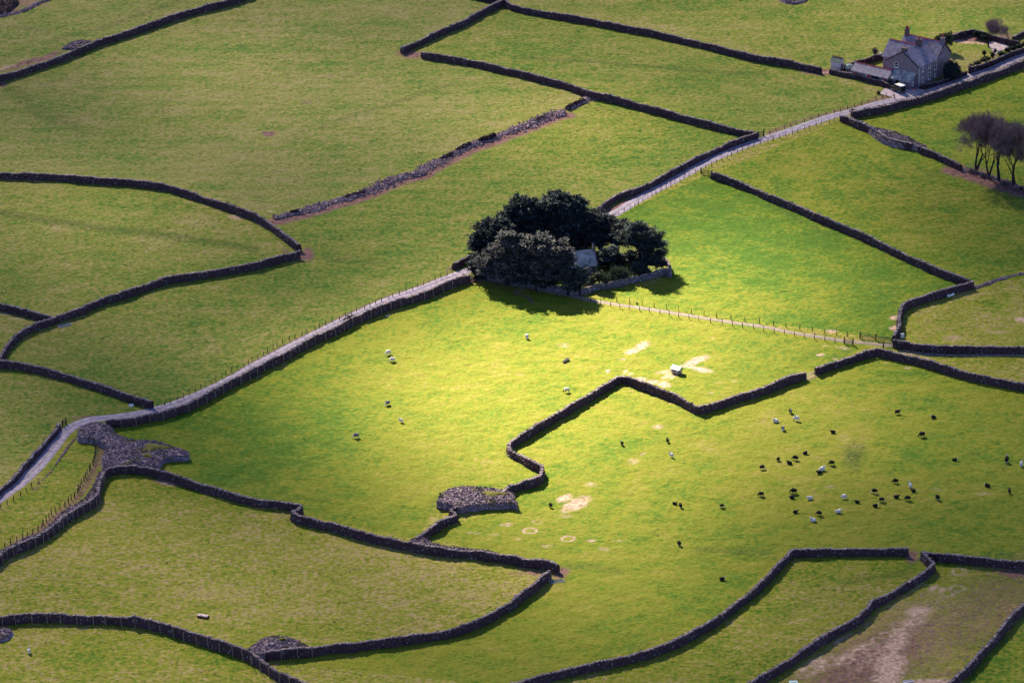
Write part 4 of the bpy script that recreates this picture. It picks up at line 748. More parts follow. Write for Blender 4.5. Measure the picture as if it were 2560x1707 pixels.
fence(T(2, 1, (985, 402), (1075, 362), (1175, 300), (1272, 250), (1375, 182), (1475, 135), (1570, 80), (1660, 35), (1715, 8)) + T(2, 0, (1740, 1565), (1860, 1510), (2000, 1445), (2145, 1375), (2265, 1330), (2350, 1310)) + T(3, 0, (110, 1272), (235, 1232), (365, 1187), (480, 1152), (600, 1120), (655, 1095)), 'post and wire fence on the lower side of the upper lane', spacing=2.1, h=1.1, r=.062)
fence(T(2, 0, (2310, 1252),) + T(3, 0, (30, 1222), (100, 1200), (180, 1170), (255, 1142), (335, 1118), (435, 1088), (535, 1060), (630, 1040), (720, 1012), (820, 975), (950, 935), (1060, 905), (1150, 895)), 'fence on the upper side of the lane below the house', spacing=2.4, h=1.0, r=.07)
fence(T(0, 2, (750, 880), (790, 915), (830, 935), (880, 972), (872, 1070), (845, 1132), (805, 1217), (770, 1272), (735, 1332), (700, 1412), (630, 1482), (585, 1512), (487, 1570)) + T(0, 3, (460, 45), (430, 82), (390, 122), (350, 162), (305, 195), (250, 222), (190, 255), (135, 280), (80, 305), (25, 332), (-60, 372)), 'dark post fence along the left foot of the stony bank', spacing=1.7, h=1.3, r=.09)
fence(T(0, 2, (-60, 1570), (0, 1540), (60, 1502), (140, 1445), (190, 1412), (235, 1377), (355, 1292)), 'short post fence on the right verge of the lane at bottom left', spacing=2.2, h=1.1, r=.075)
fence(T(3, 2, (1230, 78), (1405, 115), (1500, 127), (1600, 129), (1780, 130), (1990, 130), (2090, 130), (2300, 130), (2500, 131)), 'low fence along the lower side of the track at the right edge', spacing=2.4, h=0.95, r=.07)
fence(Z1((900, 1290), (965, 1310), (1035, 1320), (1110, 1345), (1150, 1355)), 'few short posts round the corner of the gravel drive', spacing=1.3, h=1.0, r=.07, wires=())
fence(T(1, 1, (2047, 1080), (2150, 1090)) + T(2, 1, (190, 1130), (290, 1145), (420, 1165), (640, 1195)), 'thin post and wire fence in the shade of the yew trees', spacing=5, h=1.2, r=.07)
PR = ('pale_stakes',)
fence(None, 'line of pale stakes against the long lane wall', gpts=smooth_line(Ps(LW, 0.9), .25), wall_off=0.86, spacing=3.1, h=1.95, r=.062, mat='wood_pale', wires=(.95,), name='stake_fence', lean=(-0.12, 0))
fence(None, 'line of pale stakes against the bottom left wall', gpts=smooth_line(Ps(WB, 1.0), .25), wall_off=0.92, spacing=2.9, h=2.1, r=.062, mat='wood_pale', wires=(.95,), name='stake_fence', lean=(-0.12, 0))
fence(None, 'line of pale stakes against the curving wall below the stony bank', gpts=smooth_line(Ps(WK[2:], 0.9), .25), wall_off=0.9, spacing=2.0, h=1.95, r=.06, mat='wood_pale', wires=(.95,), name='stake_fence', lean=(-0.1, 0))
fence(None, 'few pale stakes against the wall under the half round cairn', gpts=smooth_line(Ps(T(1, 3, (510, 1275), (400, 1282), (290, 1295), (180, 1305), (80, 1312)), .9), .25), wall_off=0.88, spacing=2.2, h=1.95, r=.06, mat='wood_pale', wires=(.95,), name='stake_fence', lean=(-0.1, 0))
def gate(p0, p1, label, h=1.2, mat='wood', posts=True, brace=True, name='field_gate'):
    a, c = P(*p0), P(*p1); L = float(np.hypot(*(c - a)[:2])); ang = math.atan2(c[1] - a[1], c[0] - a[0])
    root = empty(name, (a[0], a[1], float(gz(a[0], a[1]))), ang, label, 'gate')
    b_ = MB(); th = 0.035 if mat == 'wood' else 0.022
    for z in (0.2, 0.42, 0.64, 0.88, h): b_.box((L / 2, 0, z), (L - .24, th * 1.6, th * 2.4))
    for x in (.14, L - .14): b_.box((x, 0, h / 2 + .08), (th * 2, th * 2.2, h))
    b_.build('bars', M[mat], root)
    if brace:
        b2 = MB(); b2.tube((.15, .05, .2), (L / 2, .05, h), th); b2.tube((L / 2, .05, h), (L - .15, .05, .2), th); b2.build('brace', M[mat], root)
    if posts:
        for x in (0, L):
            b3 = MB(); b3.box((x, 0, .72), (.24, .24, 1.75), taper=.9); b3.build('gate_post', M['wood'], root)
    return root
Z7 = lambda *p: [(2100 + x / 9.8, 800 + y / 9.8) for x, y in p]
gate(Z7((490, 448))[0], Z7((880, 492))[0], 'wooden five bar gate with cross braces beside the farm track', h=1.35)
gate(Z7((100, 570))[0], Z7((318, 605))[0], 'low rail and post on the lower side of the track near the five bar gate', h=.9, brace=False, name='rail_section')
gate(Z7((905, 500))[0], Z7((1240, 540))[0], 'short rail fence between the five bar gate and the wall junction', h=1.0, posts=False, brace=False, name='rail_section')
gate(Z7((1060, 690))[0], Z7((1300, 640))[0], 'small gate across the track between two wall ends', h=1.2, mat='metal')
gate(T(3, 2, (345, 345))[0], T(3, 2, (440, 302))[0], 'galvanised gate in the gap of the sunlit wall', h=1.25, mat='metal')
gate(T(2, 1, (1735, 25))[0], T(2, 1, (1832, 52))[0], 'wooden gate between the lane fence and the long straight wall', h=1.2)
gate(T(1, 1, (1955, 1010))[0], T(1, 1, (2025, 975))[0], 'white barred gate on the lane at the churchyard corner', h=1.2, mat='metal')
gate(T(2, 1, (20, 1150))[0], T(2, 1, (122, 1092))[0], 'thin metal gate standing ajar in the yew shade', h=1.2, mat='metal', brace=False)
gate(T(0, 2, (575, 778))[0], T(0, 2, (606, 755))[0], 'short dark gate beside the lane at the end of the rubbly wall', h=1.3)
gate(T(2, 0, (2262, 1262))[0], T(2, 0, (2310, 1248))[0], 'small wooden gate where the wall meets the upper lane', h=1.1)

# ------------------------------------------------------------------ trees and bushes
def cards(cen, out, size, asp=2.2, up=0.35, pad=False):
    n_ = len(cen)
    if pad:
        nn = np.array([0, 0, 1.0]) + rng.normal(0, .42, (n_, 3)) + out * .35; nn /= np.linalg.norm(nn, axis=1)[:, None]
        d = out + rng.normal(0, .5, (n_, 3)) + np.array([0, 0, up]); d -= nn * (d * nn).sum(1)[:, None] * .75; d /= np.linalg.norm(d, axis=1)[:, None]
        s = np.cross(d, nn); s /= np.linalg.norm(s, axis=1)[:, None]; L = (size * rng.uniform(.6, 1.35, n_))[:, None]; W = L / asp
        V = np.stack([cen - d * L * .5, cen + s * W * .5 - nn * W * .12, cen + d * L * .6, cen - s * W * .5 - nn * W * .12], 1)
        F_ = np.arange(n_)[:, None] * 4; return V.reshape(-1, 3), np.concatenate([F_ + np.array([[0, 1, 2]]), F_ + np.array([[0, 2, 3]])])
    pass; d = out + rng.normal(0, .55, (n_, 3)) + np.array([0, 0, up]); d /= np.linalg.norm(d, axis=1)[:, None]
    s = np.cross(d, rng.normal(size=(n_, 3))); s /= np.linalg.norm(s, axis=1)[:, None]; nn = np.cross(d, s)
    L = (size * rng.uniform(.6, 1.3, n_))[:, None]; W = L / asp
    V = np.stack([cen - d * L * .5, cen + s * W * .5 + nn * W * .15, cen + d * L * .6, cen - s * W * .5 + nn * W * .15], 1)
    F_ = np.arange(n_)[:, None] * 4; return V.reshape(-1, 3), np.concatenate([F_ + np.array([[0, 1, 2]]), F_ + np.array([[0, 2, 3]])])
def crown(lobes, dens, size, clump=0.55, asp=2.2, up=0.35, core=0.72, flat=1.0, pad=False):
    Vs, Fs, Ms, n0 = [], [], [], 0
    for (cx, cy, cz, rx, ry, rz) in lobes:
        rad = np.array([rx, ry, rz]); area = 4 * math.pi * ((rx * ry)**1.6 / 3 + (rx * rz)**1.6 / 3 + (ry * rz)**1.6 / 3)**(1 / 1.6)
        K = max(14, int(area * 1.1 / clump**2 * .48)); u = rng.normal(size=(K, 3)); u /= np.linalg.norm(u, axis=1)[:, None]; u = u[u[:, 2] > -0.75]
        cc = u * rad * rng.uniform(.72, 1.08, (len(u), 1)); m_ = max(4, int(dens * clump**2 * 6)); c = np.repeat(cc, m_, 0) + rng.normal(0, clump * .42, (len(cc) * m_, 3)) * np.array([1, 1, .38 if pad else .7]); o_ = np.repeat(u / rad, m_, 0)
        o_ /= np.linalg.norm(o_, axis=1)[:, None]; o_ = o_ * .8 + (c - np.repeat(cc, m_, 0)) / clump * .5; o_[:, 2] *= flat
        V, F_ = cards(c + np.array([cx, cy, cz]), o_, size, asp, up, pad); Vs.append(V); Fs.append(F_ + n0); Ms.append(np.zeros(len(F_))); n0 += len(V)
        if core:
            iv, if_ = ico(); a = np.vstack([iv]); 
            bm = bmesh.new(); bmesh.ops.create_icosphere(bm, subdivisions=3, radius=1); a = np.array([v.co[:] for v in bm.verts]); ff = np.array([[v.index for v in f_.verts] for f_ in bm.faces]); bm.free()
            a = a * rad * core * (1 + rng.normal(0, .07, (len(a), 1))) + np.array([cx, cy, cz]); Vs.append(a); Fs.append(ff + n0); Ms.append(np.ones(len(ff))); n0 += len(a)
    return np.concatenate(Vs), np.concatenate(Fs), np.concatenate(Ms)
def limbs(b_, p, d, L, r, lev, spread=.5, kids=3, segs=3, ends=None, upw=.12):
    p = Vector(p); d = Vector(d).normalized()
    for s in range(segs):
        d2 = (d + Vector(rng.normal(0, .13, 3)) + Vector((0, 0, upw * .4))).normalized(); p2 = p + d2 * (L / segs); r2 = r * (0.82)
        if ends is not None and lev <= 3 and s > 0 and rng.random() < .5: ends.append((tuple(p2), tuple(d2)))
        b_.tube(p, p2, r, r2, n=6 if r > .08 else (4 if r > .03 else 3), caps=False); p, d, r = p2, d2, r2
        if lev > 0 and s >= 1 - (lev < 3):
            for _ in range(max(1, kids - 1 - (s < segs - 1))):
                ax = d.orthogonal().normalized(); ax.rotate(Matrix.Rotation(rng.uniform(0, 6.28), 3, d)); dd = (d + ax * spread * rng.uniform(.6, 1.4) + Vector((0, 0, upw))).normalized()
                limbs(b_, p, dd, L * rng.uniform(.58, .85), r * .66, lev - 1, spread, kids, segs, ends, upw)
    if ends is not None and lev <= 2: ends.append((tuple(p), tuple(d)))
def tree(name, base, lobes, label, mat, cat='tree', dens=6, size=.72, trunk_h=None, trunk_r=.35, clump=1.1, asp=2.2, up=.35, core=.72, group=None, stems=1, flat=1.0, pad=False):
    b0 = P(*base) if len(base) == 2 else np.asarray(base); z = float(gz(b0[0], b0[1])); root = empty(name, (b0[0], b0[1], z - .05), 0, label, cat, group)
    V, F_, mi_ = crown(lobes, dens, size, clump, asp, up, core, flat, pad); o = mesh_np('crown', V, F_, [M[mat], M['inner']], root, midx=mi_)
    tb = MB(); th = trunk_h or (lobes[0][2])
    for s in range(stems):
        ox, oy = (0, 0) if stems == 1 else (rng.uniform(-1.2, 1.2), rng.uniform(-.6, .6)); r0 = trunk_r / math.sqrt(stems)
        pts = [Vector((ox, oy, 0)), Vector((ox * 1.2 + rng.normal(0, .15), oy * 1.2, th * .5)), Vector((ox * 1.5, oy * 1.5, th))]
        tb.tube(pts[0], pts[1], r0 * 1.25, r0 * .85, 8, False); tb.tube(pts[1], pts[2], r0 * .85, r0 * .6, 8, False)
        for lx, ly, lz, *_r in lobes[:5]:
            tb.tube(pts[1] + (pts[2] - pts[1]) * .3, (lx, ly, lz - .1), r0 * .5, r0 * .2, 5, False)
    tb.build('trunk', M['bark'], root, smooth=True); return root
YG = 'yew trees round the church'
def px_lobe(base, items):
    """crown lobes given as (photograph x, y, half width, half height, depth towards the camera) for a tree standing at base"""
    b0 = P(*base); dep = (b0[1] - CAM[1]) * CP + (CAM[2]) * SP; s = FMM / 36 * 2560 / dep; out = []
    for x, y, rx, ry, dy in items:
        # place the lobe in the vertical plane through the trunk, then move it by dy
        nxp = (x - base[0]) / s; yy = dy; zz = ((base[1] - y) / s - yy * SP) / CP; out.append((nxp, yy, zz, rx / s, max(rx, ry) * .9 / s, ry / s))
    return out
def yew(base, items, label, **k):
    k.setdefault('pad', k.get('up', 0) < 1); return tree('yew_tree', base, px_lobe(base, items), label, k.pop('mat', 'yew'), group=YG, **k)
yew((1310, 622), [(1313, 530, 48, 34, 0), (1280, 545, 36, 28, -.6), (1342, 538, 34, 32, .5), (1300, 512, 30, 22, .3), (1325, 570, 44, 32, -1), (1285, 580, 34, 26, -1.2)], 'tall dome shaped yew at the back left of the churchyard', trunk_r=.5)
yew((1408, 622), [(1405, 516, 46, 32, 0), (1372, 525, 30, 26, 0), (1440, 518, 32, 26, .4), (1392, 497, 30, 17, .5), (1425, 545, 40, 24, -1), (1380, 562, 40, 28, -.8), (1420, 572, 40, 26, -1.4), (1450, 560, 26, 22, -.6)], 'tallest dark yew at the top middle of the churchyard clump', trunk_r=.5)
yew((1500, 622), [(1480, 545, 40, 24, 0), (1515, 555, 36, 18, .4), (1540, 556, 26, 12, 0), (1470, 566, 34, 20, -1), (1500, 580, 36, 16, -.5), (1470, 588, 26, 16, -.8)], 'spreading yew between the tallest yew and the lane', trunk_r=.45, size=.6, asp=2.8)
yew((1602, 672), [(1600, 585, 40, 26, 0), (1572, 592, 26, 22, 0), (1632, 596, 28, 18, 0), (1645, 612, 22, 10, 0), (1605, 605, 40, 13, 0), (1648, 632, 18, 10, 0), (1620, 628, 20, 9, 0), (1590, 568, 26, 15, .2)], 'umbrella shaped tree with bare stems at the right end of the clump', trunk_r=.8, stems=5, size=.6, asp=2.8, trunk_h=7.0)
yew((1545, 640), [(1545, 578, 24, 20, 0), (1535, 600, 20, 16, -.3), (1558, 596, 18, 14, 0)], 'narrower yew tucked in left of the umbrella shaped tree', trunk_r=.3)
yew((1218, 662), [(1222, 588, 44, 36, 0), (1198, 615, 26, 26, -.5), (1250, 575, 34, 28, .4), (1235, 560, 26, 16, .6)], 'dark rounded yew at the left end overhanging the lane', trunk_r=.45)
yew((1268, 712), [(1268, 640, 52, 38, 0), (1228, 655, 34, 28, -.2), (1275, 595, 30, 24, .3), (1300, 620, 36, 34, .2), (1240, 672, 44, 22, -.4), (1285, 672, 38, 24, -.5)], 'pale tipped yew at the front left of the clump', mat='yew_pale', trunk_r=.5, dens=7, size=.62)
yew((1365, 718), [(1365, 640, 54, 40, 0), (1395, 625, 36, 30, 0), (1345, 610, 40, 28, .4), (1415, 650, 26, 26, -.2), (1370, 676, 50, 22, -.4), (1330, 674, 34, 20, -.4)], 'pale tipped yew directly left of the church roof', mat='yew_pale', trunk_r=.5, dens=7, size=.62)
yew((1205, 692), [(1205, 655, 30, 26, 0), (1190, 668, 18, 16, 0), (1225, 672, 26, 22, 0), (1210, 684, 26, 14, 0)], 'low dark yew hanging over the churchyard wall end by the lane', trunk_r=.3)
yew((1420, 738), [(1420, 697, 15, 31, 0), (1432, 700, 12, 26, .2)], 'dark upright yew column at the churchyard gate, left of the pair', trunk_r=.25, up=1.4, asp=3, core=.8)
yew((1450, 738), [(1450, 697, 14, 28, 0), (1440, 702, 10, 24, .2)], 'dark upright yew column at the churchyard gate, right of the pair', trunk_r=.25, up=1.4, asp=3, core=.8)
yew((1520, 672), [(1520, 640, 22, 28, 0), (1508, 650, 16, 20, 0), (1530, 632, 16, 18, .2)], 'dark rounded yew beside the right gable of the church', trunk_r=.3)
yew((1440, 622), [(1440, 585, 34, 22, 0), (1462, 592, 22, 16, 0), (1415, 592, 30, 22, 0), (1440, 604, 44, 16, 0), (1400, 606, 34, 16, 0)], 'lower dark yew behind the church roof', trunk_r=.3)
yew((1480, 640), [(1495, 600, 26, 16, 0), (1475, 606, 20, 14, 0)], 'small dark yew behind the church bellcote', trunk_r=.25)
yew((1560, 668), [(1556, 648, 20, 14, 0), (1575, 640, 18, 12, 0)], 'low dark yew bush among the gravestones', trunk_r=.2)
yew((1340, 728), [(1330, 700, 22, 9, 1.5), (1300, 698, 20, 8, 1.5), (1372, 706, 22, 9, 1.5)], 'low dark undergrowth yew behind the front churchyard wall', trunk_r=.2)
def bush(base, items, label, mat='shrub', name='shrub', **k):
    k.setdefault('dens', 9); k.setdefault('size', .32); k.setdefault('clump', .42)
    return tree(name, base, px_lobe(base, items), label, mat, cat=k.pop('cat', 'shrub'), trunk_r=k.pop('trunk_r', .12), **k)
bush((1497, 722), [(1498, 690, 19, 14, 0), (1482, 698, 14, 12, 0), (1514, 700, 12, 11, 0), (1476, 710, 13, 9, .2)], 'small green tree with a visible trunk inside the churchyard wall', trunk_r=.2, name='small_tree', cat='tree')
bush((1556, 707), [(1556, 686, 21, 19, 0), (1540, 678, 18, 14, .3)], 'round green shrub in the middle of the churchyard front', up=.6)
bush((1530, 712), [(1528, 694, 14, 13, 0)], 'small grey green shrub left of the round churchyard shrub', up=.6)
bush((1598, 694), [(1598, 672, 22, 19, 0), (1612, 678, 14, 13, 0)], 'dark domed shrub right of the round churchyard shrub', mat='yew')
bush((1640, 678), [(1632, 652, 26, 17, 0), (1652, 660, 15, 8, 0), (1615, 648, 16, 12, 0)], 'spiky dark shrub by the right corner of the churchyard wall', mat='yew', size=.55, asp=3)
worn = bare
def bare(base, h, label, lev=6, spread=.58, r=.26, mat='twig', lean=(0, 0), nstem=1, group=None, twig_n=10, twig_l=1.2, name='bare_tree', upw=.12, kids=3, cat='tree', first=.30):
    b0 = P(*base); root = empty(name, (b0[0], b0[1], float(gz(b0[0], b0[1])) - .1), 0, label, cat, group); b_ = MB(); ends = []
    for s in range(nstem):
        dx, dy = (lean if nstem == 1 else (lean[0] + rng.uniform(-.3, .3), lean[1] + rng.uniform(-.3, .3)))
        limbs(b_, (0, 0, 0), (dx, dy, 1), h * first, r / math.sqrt(nstem), lev - 1, spread, kids, 3, ends, upw)
    b_.build('trunk', M['bark'], root)
    E = np.array([e_[0] for e_ in ends]); D = np.array([e_[1] for e_ in ends])
    n_ = len(E) * twig_n; c = np.repeat(E, twig_n, 0) + rng.normal(0, .22, (n_, 3)); d = np.repeat(D, twig_n, 0) + rng.normal(0, .62, (n_, 3)) + np.array([0, 0, .15]); d /= np.linalg.norm(d, axis=1)[:, None]
    sd = np.cross(d, rng.normal(size=(n_, 3))); sd /= np.linalg.norm(sd, axis=1)[:, None]; L = rng.uniform(.5, 1.1, n_)[:, None] * twig_l; wv = .021
    V = np.stack([c - sd * wv, c + sd * wv, c + d * L], 1).reshape(-1, 3); F_ = np.arange(n_)[:, None] * 3 + np.array([[0, 1, 2]])
    mesh_np('twigs', V, F_, M[mat], root); return root
ZT = lambda x, y: (2360 + x / 6.535, 260 + y / 6.535)
BG = 'bare trees at the right edge'
bare(ZT(525, 1110), 16.2, 'leftmost bare tree of the row, leaning left over the wall end', lean=(-.12, 0), nstem=2, group=BG, r=.52)
bare(ZT(735, 1190), 16.7, 'slim forked bare tree second from the left in the row', lean=(-.02, 0), nstem=2, group=BG, r=.44)
bare(ZT(900, 1250), 17.3, 'thick trunked bare tree in the middle of the row', lean=(-.06, 0), group=BG, r=.46)
bare(ZT(1160, 1350), 17.3, 'forked bare tree with twin trunks near the right edge', lean=(-.08, 0), nstem=2, group=BG, r=.55)
bare((2572, 470), 16.2, 'bare tree cut off by the right edge', lean=(-.05, 0), nstem=1, group=BG, r=.34)
bush(ZT(470, 1130), [(2360 + 470 / 6.535, 260 + 1100 / 6.535, 14, 6, 0)], 'purplish scrub at the foot of the leftmost bare tree', mat='twig', name='scrub', cat='scrub', size=.5, asp=7, up=.7, core=.6)
bush(ZT(640, 1200), [(2360 + 640 / 6.535, 260 + 1170 / 6.535, 12, 6, 0)], 'purplish scrub between the left pair of bare trees', mat='twig', name='scrub', cat='scrub', size=.5, asp=7, up=.7, core=.6)
bush(ZT(1010, 1330), [(2360 + 1010 / 6.535, 260 + 1300 / 6.535, 16, 7, 0)], 'purplish scrub between the middle and forked bare trees', mat='twig', name='scrub', cat='scrub', size=.5, asp=7, up=.7, core=.6)
bush(ZT(1280, 1420), [(2360 + 1280 / 6.535, 260 + 1390 / 6.535, 14, 9, 0)], 'purplish scrub at the right edge under the bare trees', mat='twig', name='scrub', cat='scrub', size=.5, asp=7, up=.7, core=.6)
bare((2471, 118), 7.6, 'round headed bare garden tree standing on the gravel', lev=6, spread=.6, r=.26, twig_l=1.0, twig_n=6, first=.34, group=None)
bare((2527, 108), 7.0, 'thin leaning bare tree with a flat crown behind the garden', lev=4, spread=.7, r=.12, lean=(-.45, .1), mat='twig_pale', twig_l=1.0, upw=.05, twig_n=9)
bare(Z1((845, 660))[0], 2.6, 'small bare twiggy bush behind the back yard wall', lev=3, spread=.3, r=.09, nstem=3, mat='twig_pale', twig_l=.7, name='bare_bush', cat='bush')
bush((2442, 96), [(2440, 84, 10, 9, 0), (2450, 92, 10, 8, 0)], 'dark evergreen bush on the back garden wall', mat='hedge')
bush((2462, 102), [(2462, 92, 14, 9, 0)], 'dark bushy undergrowth under the round headed bare tree', mat='hedge')
bush((2362, 128), [(2358, 96, 14, 12, 0), (2372, 98, 9, 20, 0), (2344, 100, 10, 9, 0)], 'bluish evergreen tree behind the house roof', mat='shrub', name='evergreen_tree', cat='tree', size=.4, trunk_r=.2)
bush(Z1((2085, 1040))[0], [(2060 + 2085 / 6.533, 40 + 890 / 6.533, 23, 25, 0), (2060 + 2040 / 6.533, 40 + 930 / 6.533, 16, 20, 0), (2060 + 2140 / 6.533, 40 + 930 / 6.533, 16, 18, 0)], 'large dark domed evergreen bush beside the house', mat='yew', core=.85, size=.3, up=.8)
bush(ZG((1450, 905))[0], [(2300 + 1445 / 9.01, 40 + 830 / 9.01, 6.5, 7, 0)], 'small round topiary bush on the lawn', mat='hedge', core=.8, size=.2, clump=.3)
bush(ZG((1640, 960))[0], [(2300 + 1635 / 9.01, 40 + 880 / 9.01, 7.5, 9, 0), (2300 + 1690 / 9.01, 40 + 790 / 9.01, 5, 7, 0)], 'tall greyish shrub right of the topiary bush', mat='shrub', size=.25)
bush(ZG((1830, 920))[0], [(2300 + 1830 / 9.01, 40 + 870 / 9.01, 10, 7, 0)], 'low shrub between the greyish shrub and the long hedge', mat='hedge', size=.25)
bush(ZG((1180, 1150))[0], [(2300 + 1150 / 9.01, 40 + 1130 / 9.01, 9, 6, 0), (2300 + 1290 / 9.01, 40 + 1060 / 9.01, 12, 6, 0), (2300 + 1420 / 9.01, 40 + 1000 / 9.01, 12, 6, 0), (2300 + 1530 / 9.01, 40 + 960 / 9.01, 9, 5, 0)], 'long clipped hedge along the garden wall above the lane', mat='hedge', name='hedge', cat='hedge', size=.22)
bush(ZG((2020, 790))[0], [(2300 + 1960 / 9.01, 40 + 770 / 9.01, 9, 7, 0), (2300 + 2090 / 9.01, 40 + 730 / 9.01, 11, 7, 0), (2300 + 2230 / 9.01, 40 + 680 / 9.01, 12, 7, 0), (2300 + 2350 / 9.01, 40 + 640 / 9.01, 11, 7, 0)], 'dark hedge at the right edge of the garden', mat='hedge', name='hedge', cat='hedge', size=.22)
bush(T(3, 0, (780, 1040))[0], [(1920 + 780 / 3.672, 1015 / 3.672, 8, 6, 0)], 'dark scrubby bush at the bend where the lane walls meet', mat='scrub', size=.22)
bush(T(3, 0, (1015, 865))[0], [(1920 + 1012 / 3.672, 850 / 3.672, 5, 5, 0)], 'small dark bush at the left corner of the drive', mat='hedge', size=.2)
bush(Z1((1080, 1160))[0], [(2060 + 1040 / 6.533, 40 + 1120 / 6.533, 10, 8, 0), (2060 + 1080 / 6.533, 40 + 1080 / 6.533, 7, 6, 0)], 'dark bush at the end of the garden wall beside the parked car', mat='yew', size=.22)
bush(T(1, 1, (862, 1372))[0], [(640 + 872 / 3.672, 427 + 1345 / 3.672, 12, 8, 0), (640 + 822 / 3.672, 427 + 1372 / 3.672, 9, 7, 0)], 'dark bush leaning over the lane wall', mat='hedge', size=.25)
bush(T(1, 1, (1925, 990))[0], [(640 + 1920 / 3.672, 427 + 970 / 3.672, 7, 6, 0)], 'dark bush beside the lane gate at the churchyard corner', mat='yew', size=.25)

# ------------------------------------------------------------------ buildings
def gable_block(mb, u0, u1, v0, v1, ez, rz_, axis):
    """box with gable ends; ridge runs along axis"""
    if axis == 'x': mb.prism([(v0, -0.2), (v1, -0.2), (v1, ez), ((v0 + v1) / 2, rz_), (v0, ez)], 'x', u0, u1)
    else: mb.prism([(u0, -0.2), (u1, -0.2), (u1, ez), ((u0 + u1) / 2, rz_), (u0, ez)], 'y', v0, v1)
def gable_roof(mb, u0, u1, v0, v1, ez, rz_, axis, ov=.35, oe=.3, th=.14):
    a0, a1 = (v0, v1) if axis == 'x' else (u0, u1); mid = (a0 + a1) / 2; sl = (rz_ - ez) / (mid - a0); lo = ez - sl * ov + .03; up = rz_ + .03
    prof1 = [(a0 - ov, lo), (mid, up), (mid, up + th), (a0 - ov, lo + th)]; prof2 = [(a1 + ov, lo + th), (mid, up + th), (mid, up), (a1 + ov, lo)]
    e0, e1 = ((u0, u1) if axis == 'x' else (v0, v1))
    mb.prism(prof1, axis, e0 - oe, e1 + oe); mb.prism(prof2, axis, e0 - oe, e1 + oe)
def ridge_strip(mb, a, b_, z, cross, axis, w=.16):
    prof = [(cross - w, z - .02), (cross, z + .16), (cross + w, z - .02)]
    mb.prism(prof, axis, a, b_)
def window(parent, c, w, h, face, panes=2, depth=.07):
    """face: '+x' or '-y' outward normal; c centre on the wall face"""
    fr = MB(); t = .085; rot = 0 if face == '-y' else math.pi / 2
    for x, z, sx, sz in ((-w / 2 + t / 2, 0, t, h), (w / 2 - t / 2, 0, t, h), (0, h / 2 - t / 2, w - 2 * t, t), (0, -h / 2 + t / 2, w - 2 * t, t), (0, 0, w - 2 * t, t * .8)): fr.box((x, -.03, z), (sx, depth, sz))
    fr.box((0, -.07, -h / 2 - .06), (w + .2, .18, .11))
    o = fr.build('window', M['white'], parent, c); o.rotation_euler = (0, 0, rot)
    pn = MB(); pn.box((0, .0, 0), (w - .1, .03, h - .1)); pn.build('pane', M['glass'], o); return o
def chimney(parent, c, sx, sy, h, pots=2, mat='brick'):
    ch = MB(); ch.box((0, 0, h / 2), (sx, sy, h)); ch.box((0, 0, h - .32), (sx + .16, sy + .16, .12)); ch.box((0, 0, h + .05), (sx + .1, sy + .1, .1)); o = ch.build('chimney', M[mat], parent, c)
    for i in range(pots):
        x = (i - (pots - 1) / 2) * .5; p = MB(); p.lathe([(.24, 0), (.2, .4), (.24, .55), (.2, .58), (.18, .7)], (x, 0, h + .1), 10); p.build('chimney_pot', M['pot'], o)
    return o
HC = P(2060 + 1545 / 6.533, 40 + 1182 / 6.533); HA = R(-36); hz0 = float(gz(HC[0], HC[1]))
house = empty('farmhouse', (HC[0], HC[1], hz0), HA, 'large two storey grey farmhouse with slate roofs and red ridge tiles beside the lane', 'house')
wb = MB(); gable_block(wb, -9.9, 0, 0, 9.2, 5.75, 9.0, 'y'); gable_block(wb, -11.6, .03, 8.5, 15.0, 5.75, 9.05, 'x'); gable_block(wb, -13.2, -5, 3.6, 10.3, 5.3, 8.6, 'x')
wb.build('wall', M['render'], house)
r1 = MB(); gable_roof(r1, -9.9, 0, 0.1, 11.5, 5.75, 9.0, 'y'); r1 = r1.build('roof', M['slate'], house)
r2 = MB(); gable_roof(r2, -11.6, .03, 8.5, 15.0, 5.75, 9.05, 'x'); r2 = r2.build('roof', M['slate'], house)
r3 = MB(); gable_roof(r3, -13.2, -5, 3.6, 10.3, 5.3, 8.6, 'x'); r3 = r3.build('roof', M['slate'], house)
q = MB(); ridge_strip(q, -11.7, -.2, 9.2, 11.75, 'x'); q.build('ridge_tiles', M['ridge'], r2)
q = MB(); ridge_strip(q, -13.3, -5.0, 8.75, 6.95, 'x'); q.build('ridge_tiles', M['ridge'], r3)
q = MB(); ridge_strip(q, 5.4, 11.6, 9.15, -4.95, 'y', .13); q.build('ridge_tiles', M['ridge'], r1)
chimney(r2, (-11.2, 11.75, 8.3), .8, 1.2, 2.3, 2); chimney(r2, (-.35, 11.75, 8.3), .75, 1.25, 2.0, 1, 'render'); chimney(r1, (-4.6, 6.9, 8.2), 1.5, .9, 2.2, 1); chimney(r1, (-4.95, .6, 8.0), 1.3, .8, 1.7, 0)
for c, w_, h_ in (((.0, 1.8, 4.55), .75, 1.15), ((.0, 5.0, 4.75), 1.0, 1.35), ((.0, 8.0, 4.0), .85, 2.4), ((.0, 1.8, 1.75), .75, 1.5), ((.0, 5.0, 1.95), 1.05, 1.8), ((.0, 8.0, 1.3), .6, .9)): window(house, c, w_, h_, '+x')
window(house, (-6.9, 0, 5.0), 1.1, 1.35, '-y')
dp = MB(); dp.tube((.08, -.08, 0), (.08, -.08, 5.6), .06, n=6); dp.box((.08, -.05, 5.6), (.25, .25, .3)); dp.build('drainpipe', M['white'], house)
dp = MB(); dp.tube((.1, 7.3, 0), (.1, 7.3, 5.5), .045, n=6); dp.build('drainpipe', M['metal'], house)
bb = MB(); 
for s_ in (-1, 1): bb.box((-4.95 + s_ * 2.6, -.32, 7.28), (6.25, .09, .2), tilt=s_ * math.atan2(3.25, 4.95), ax='y')
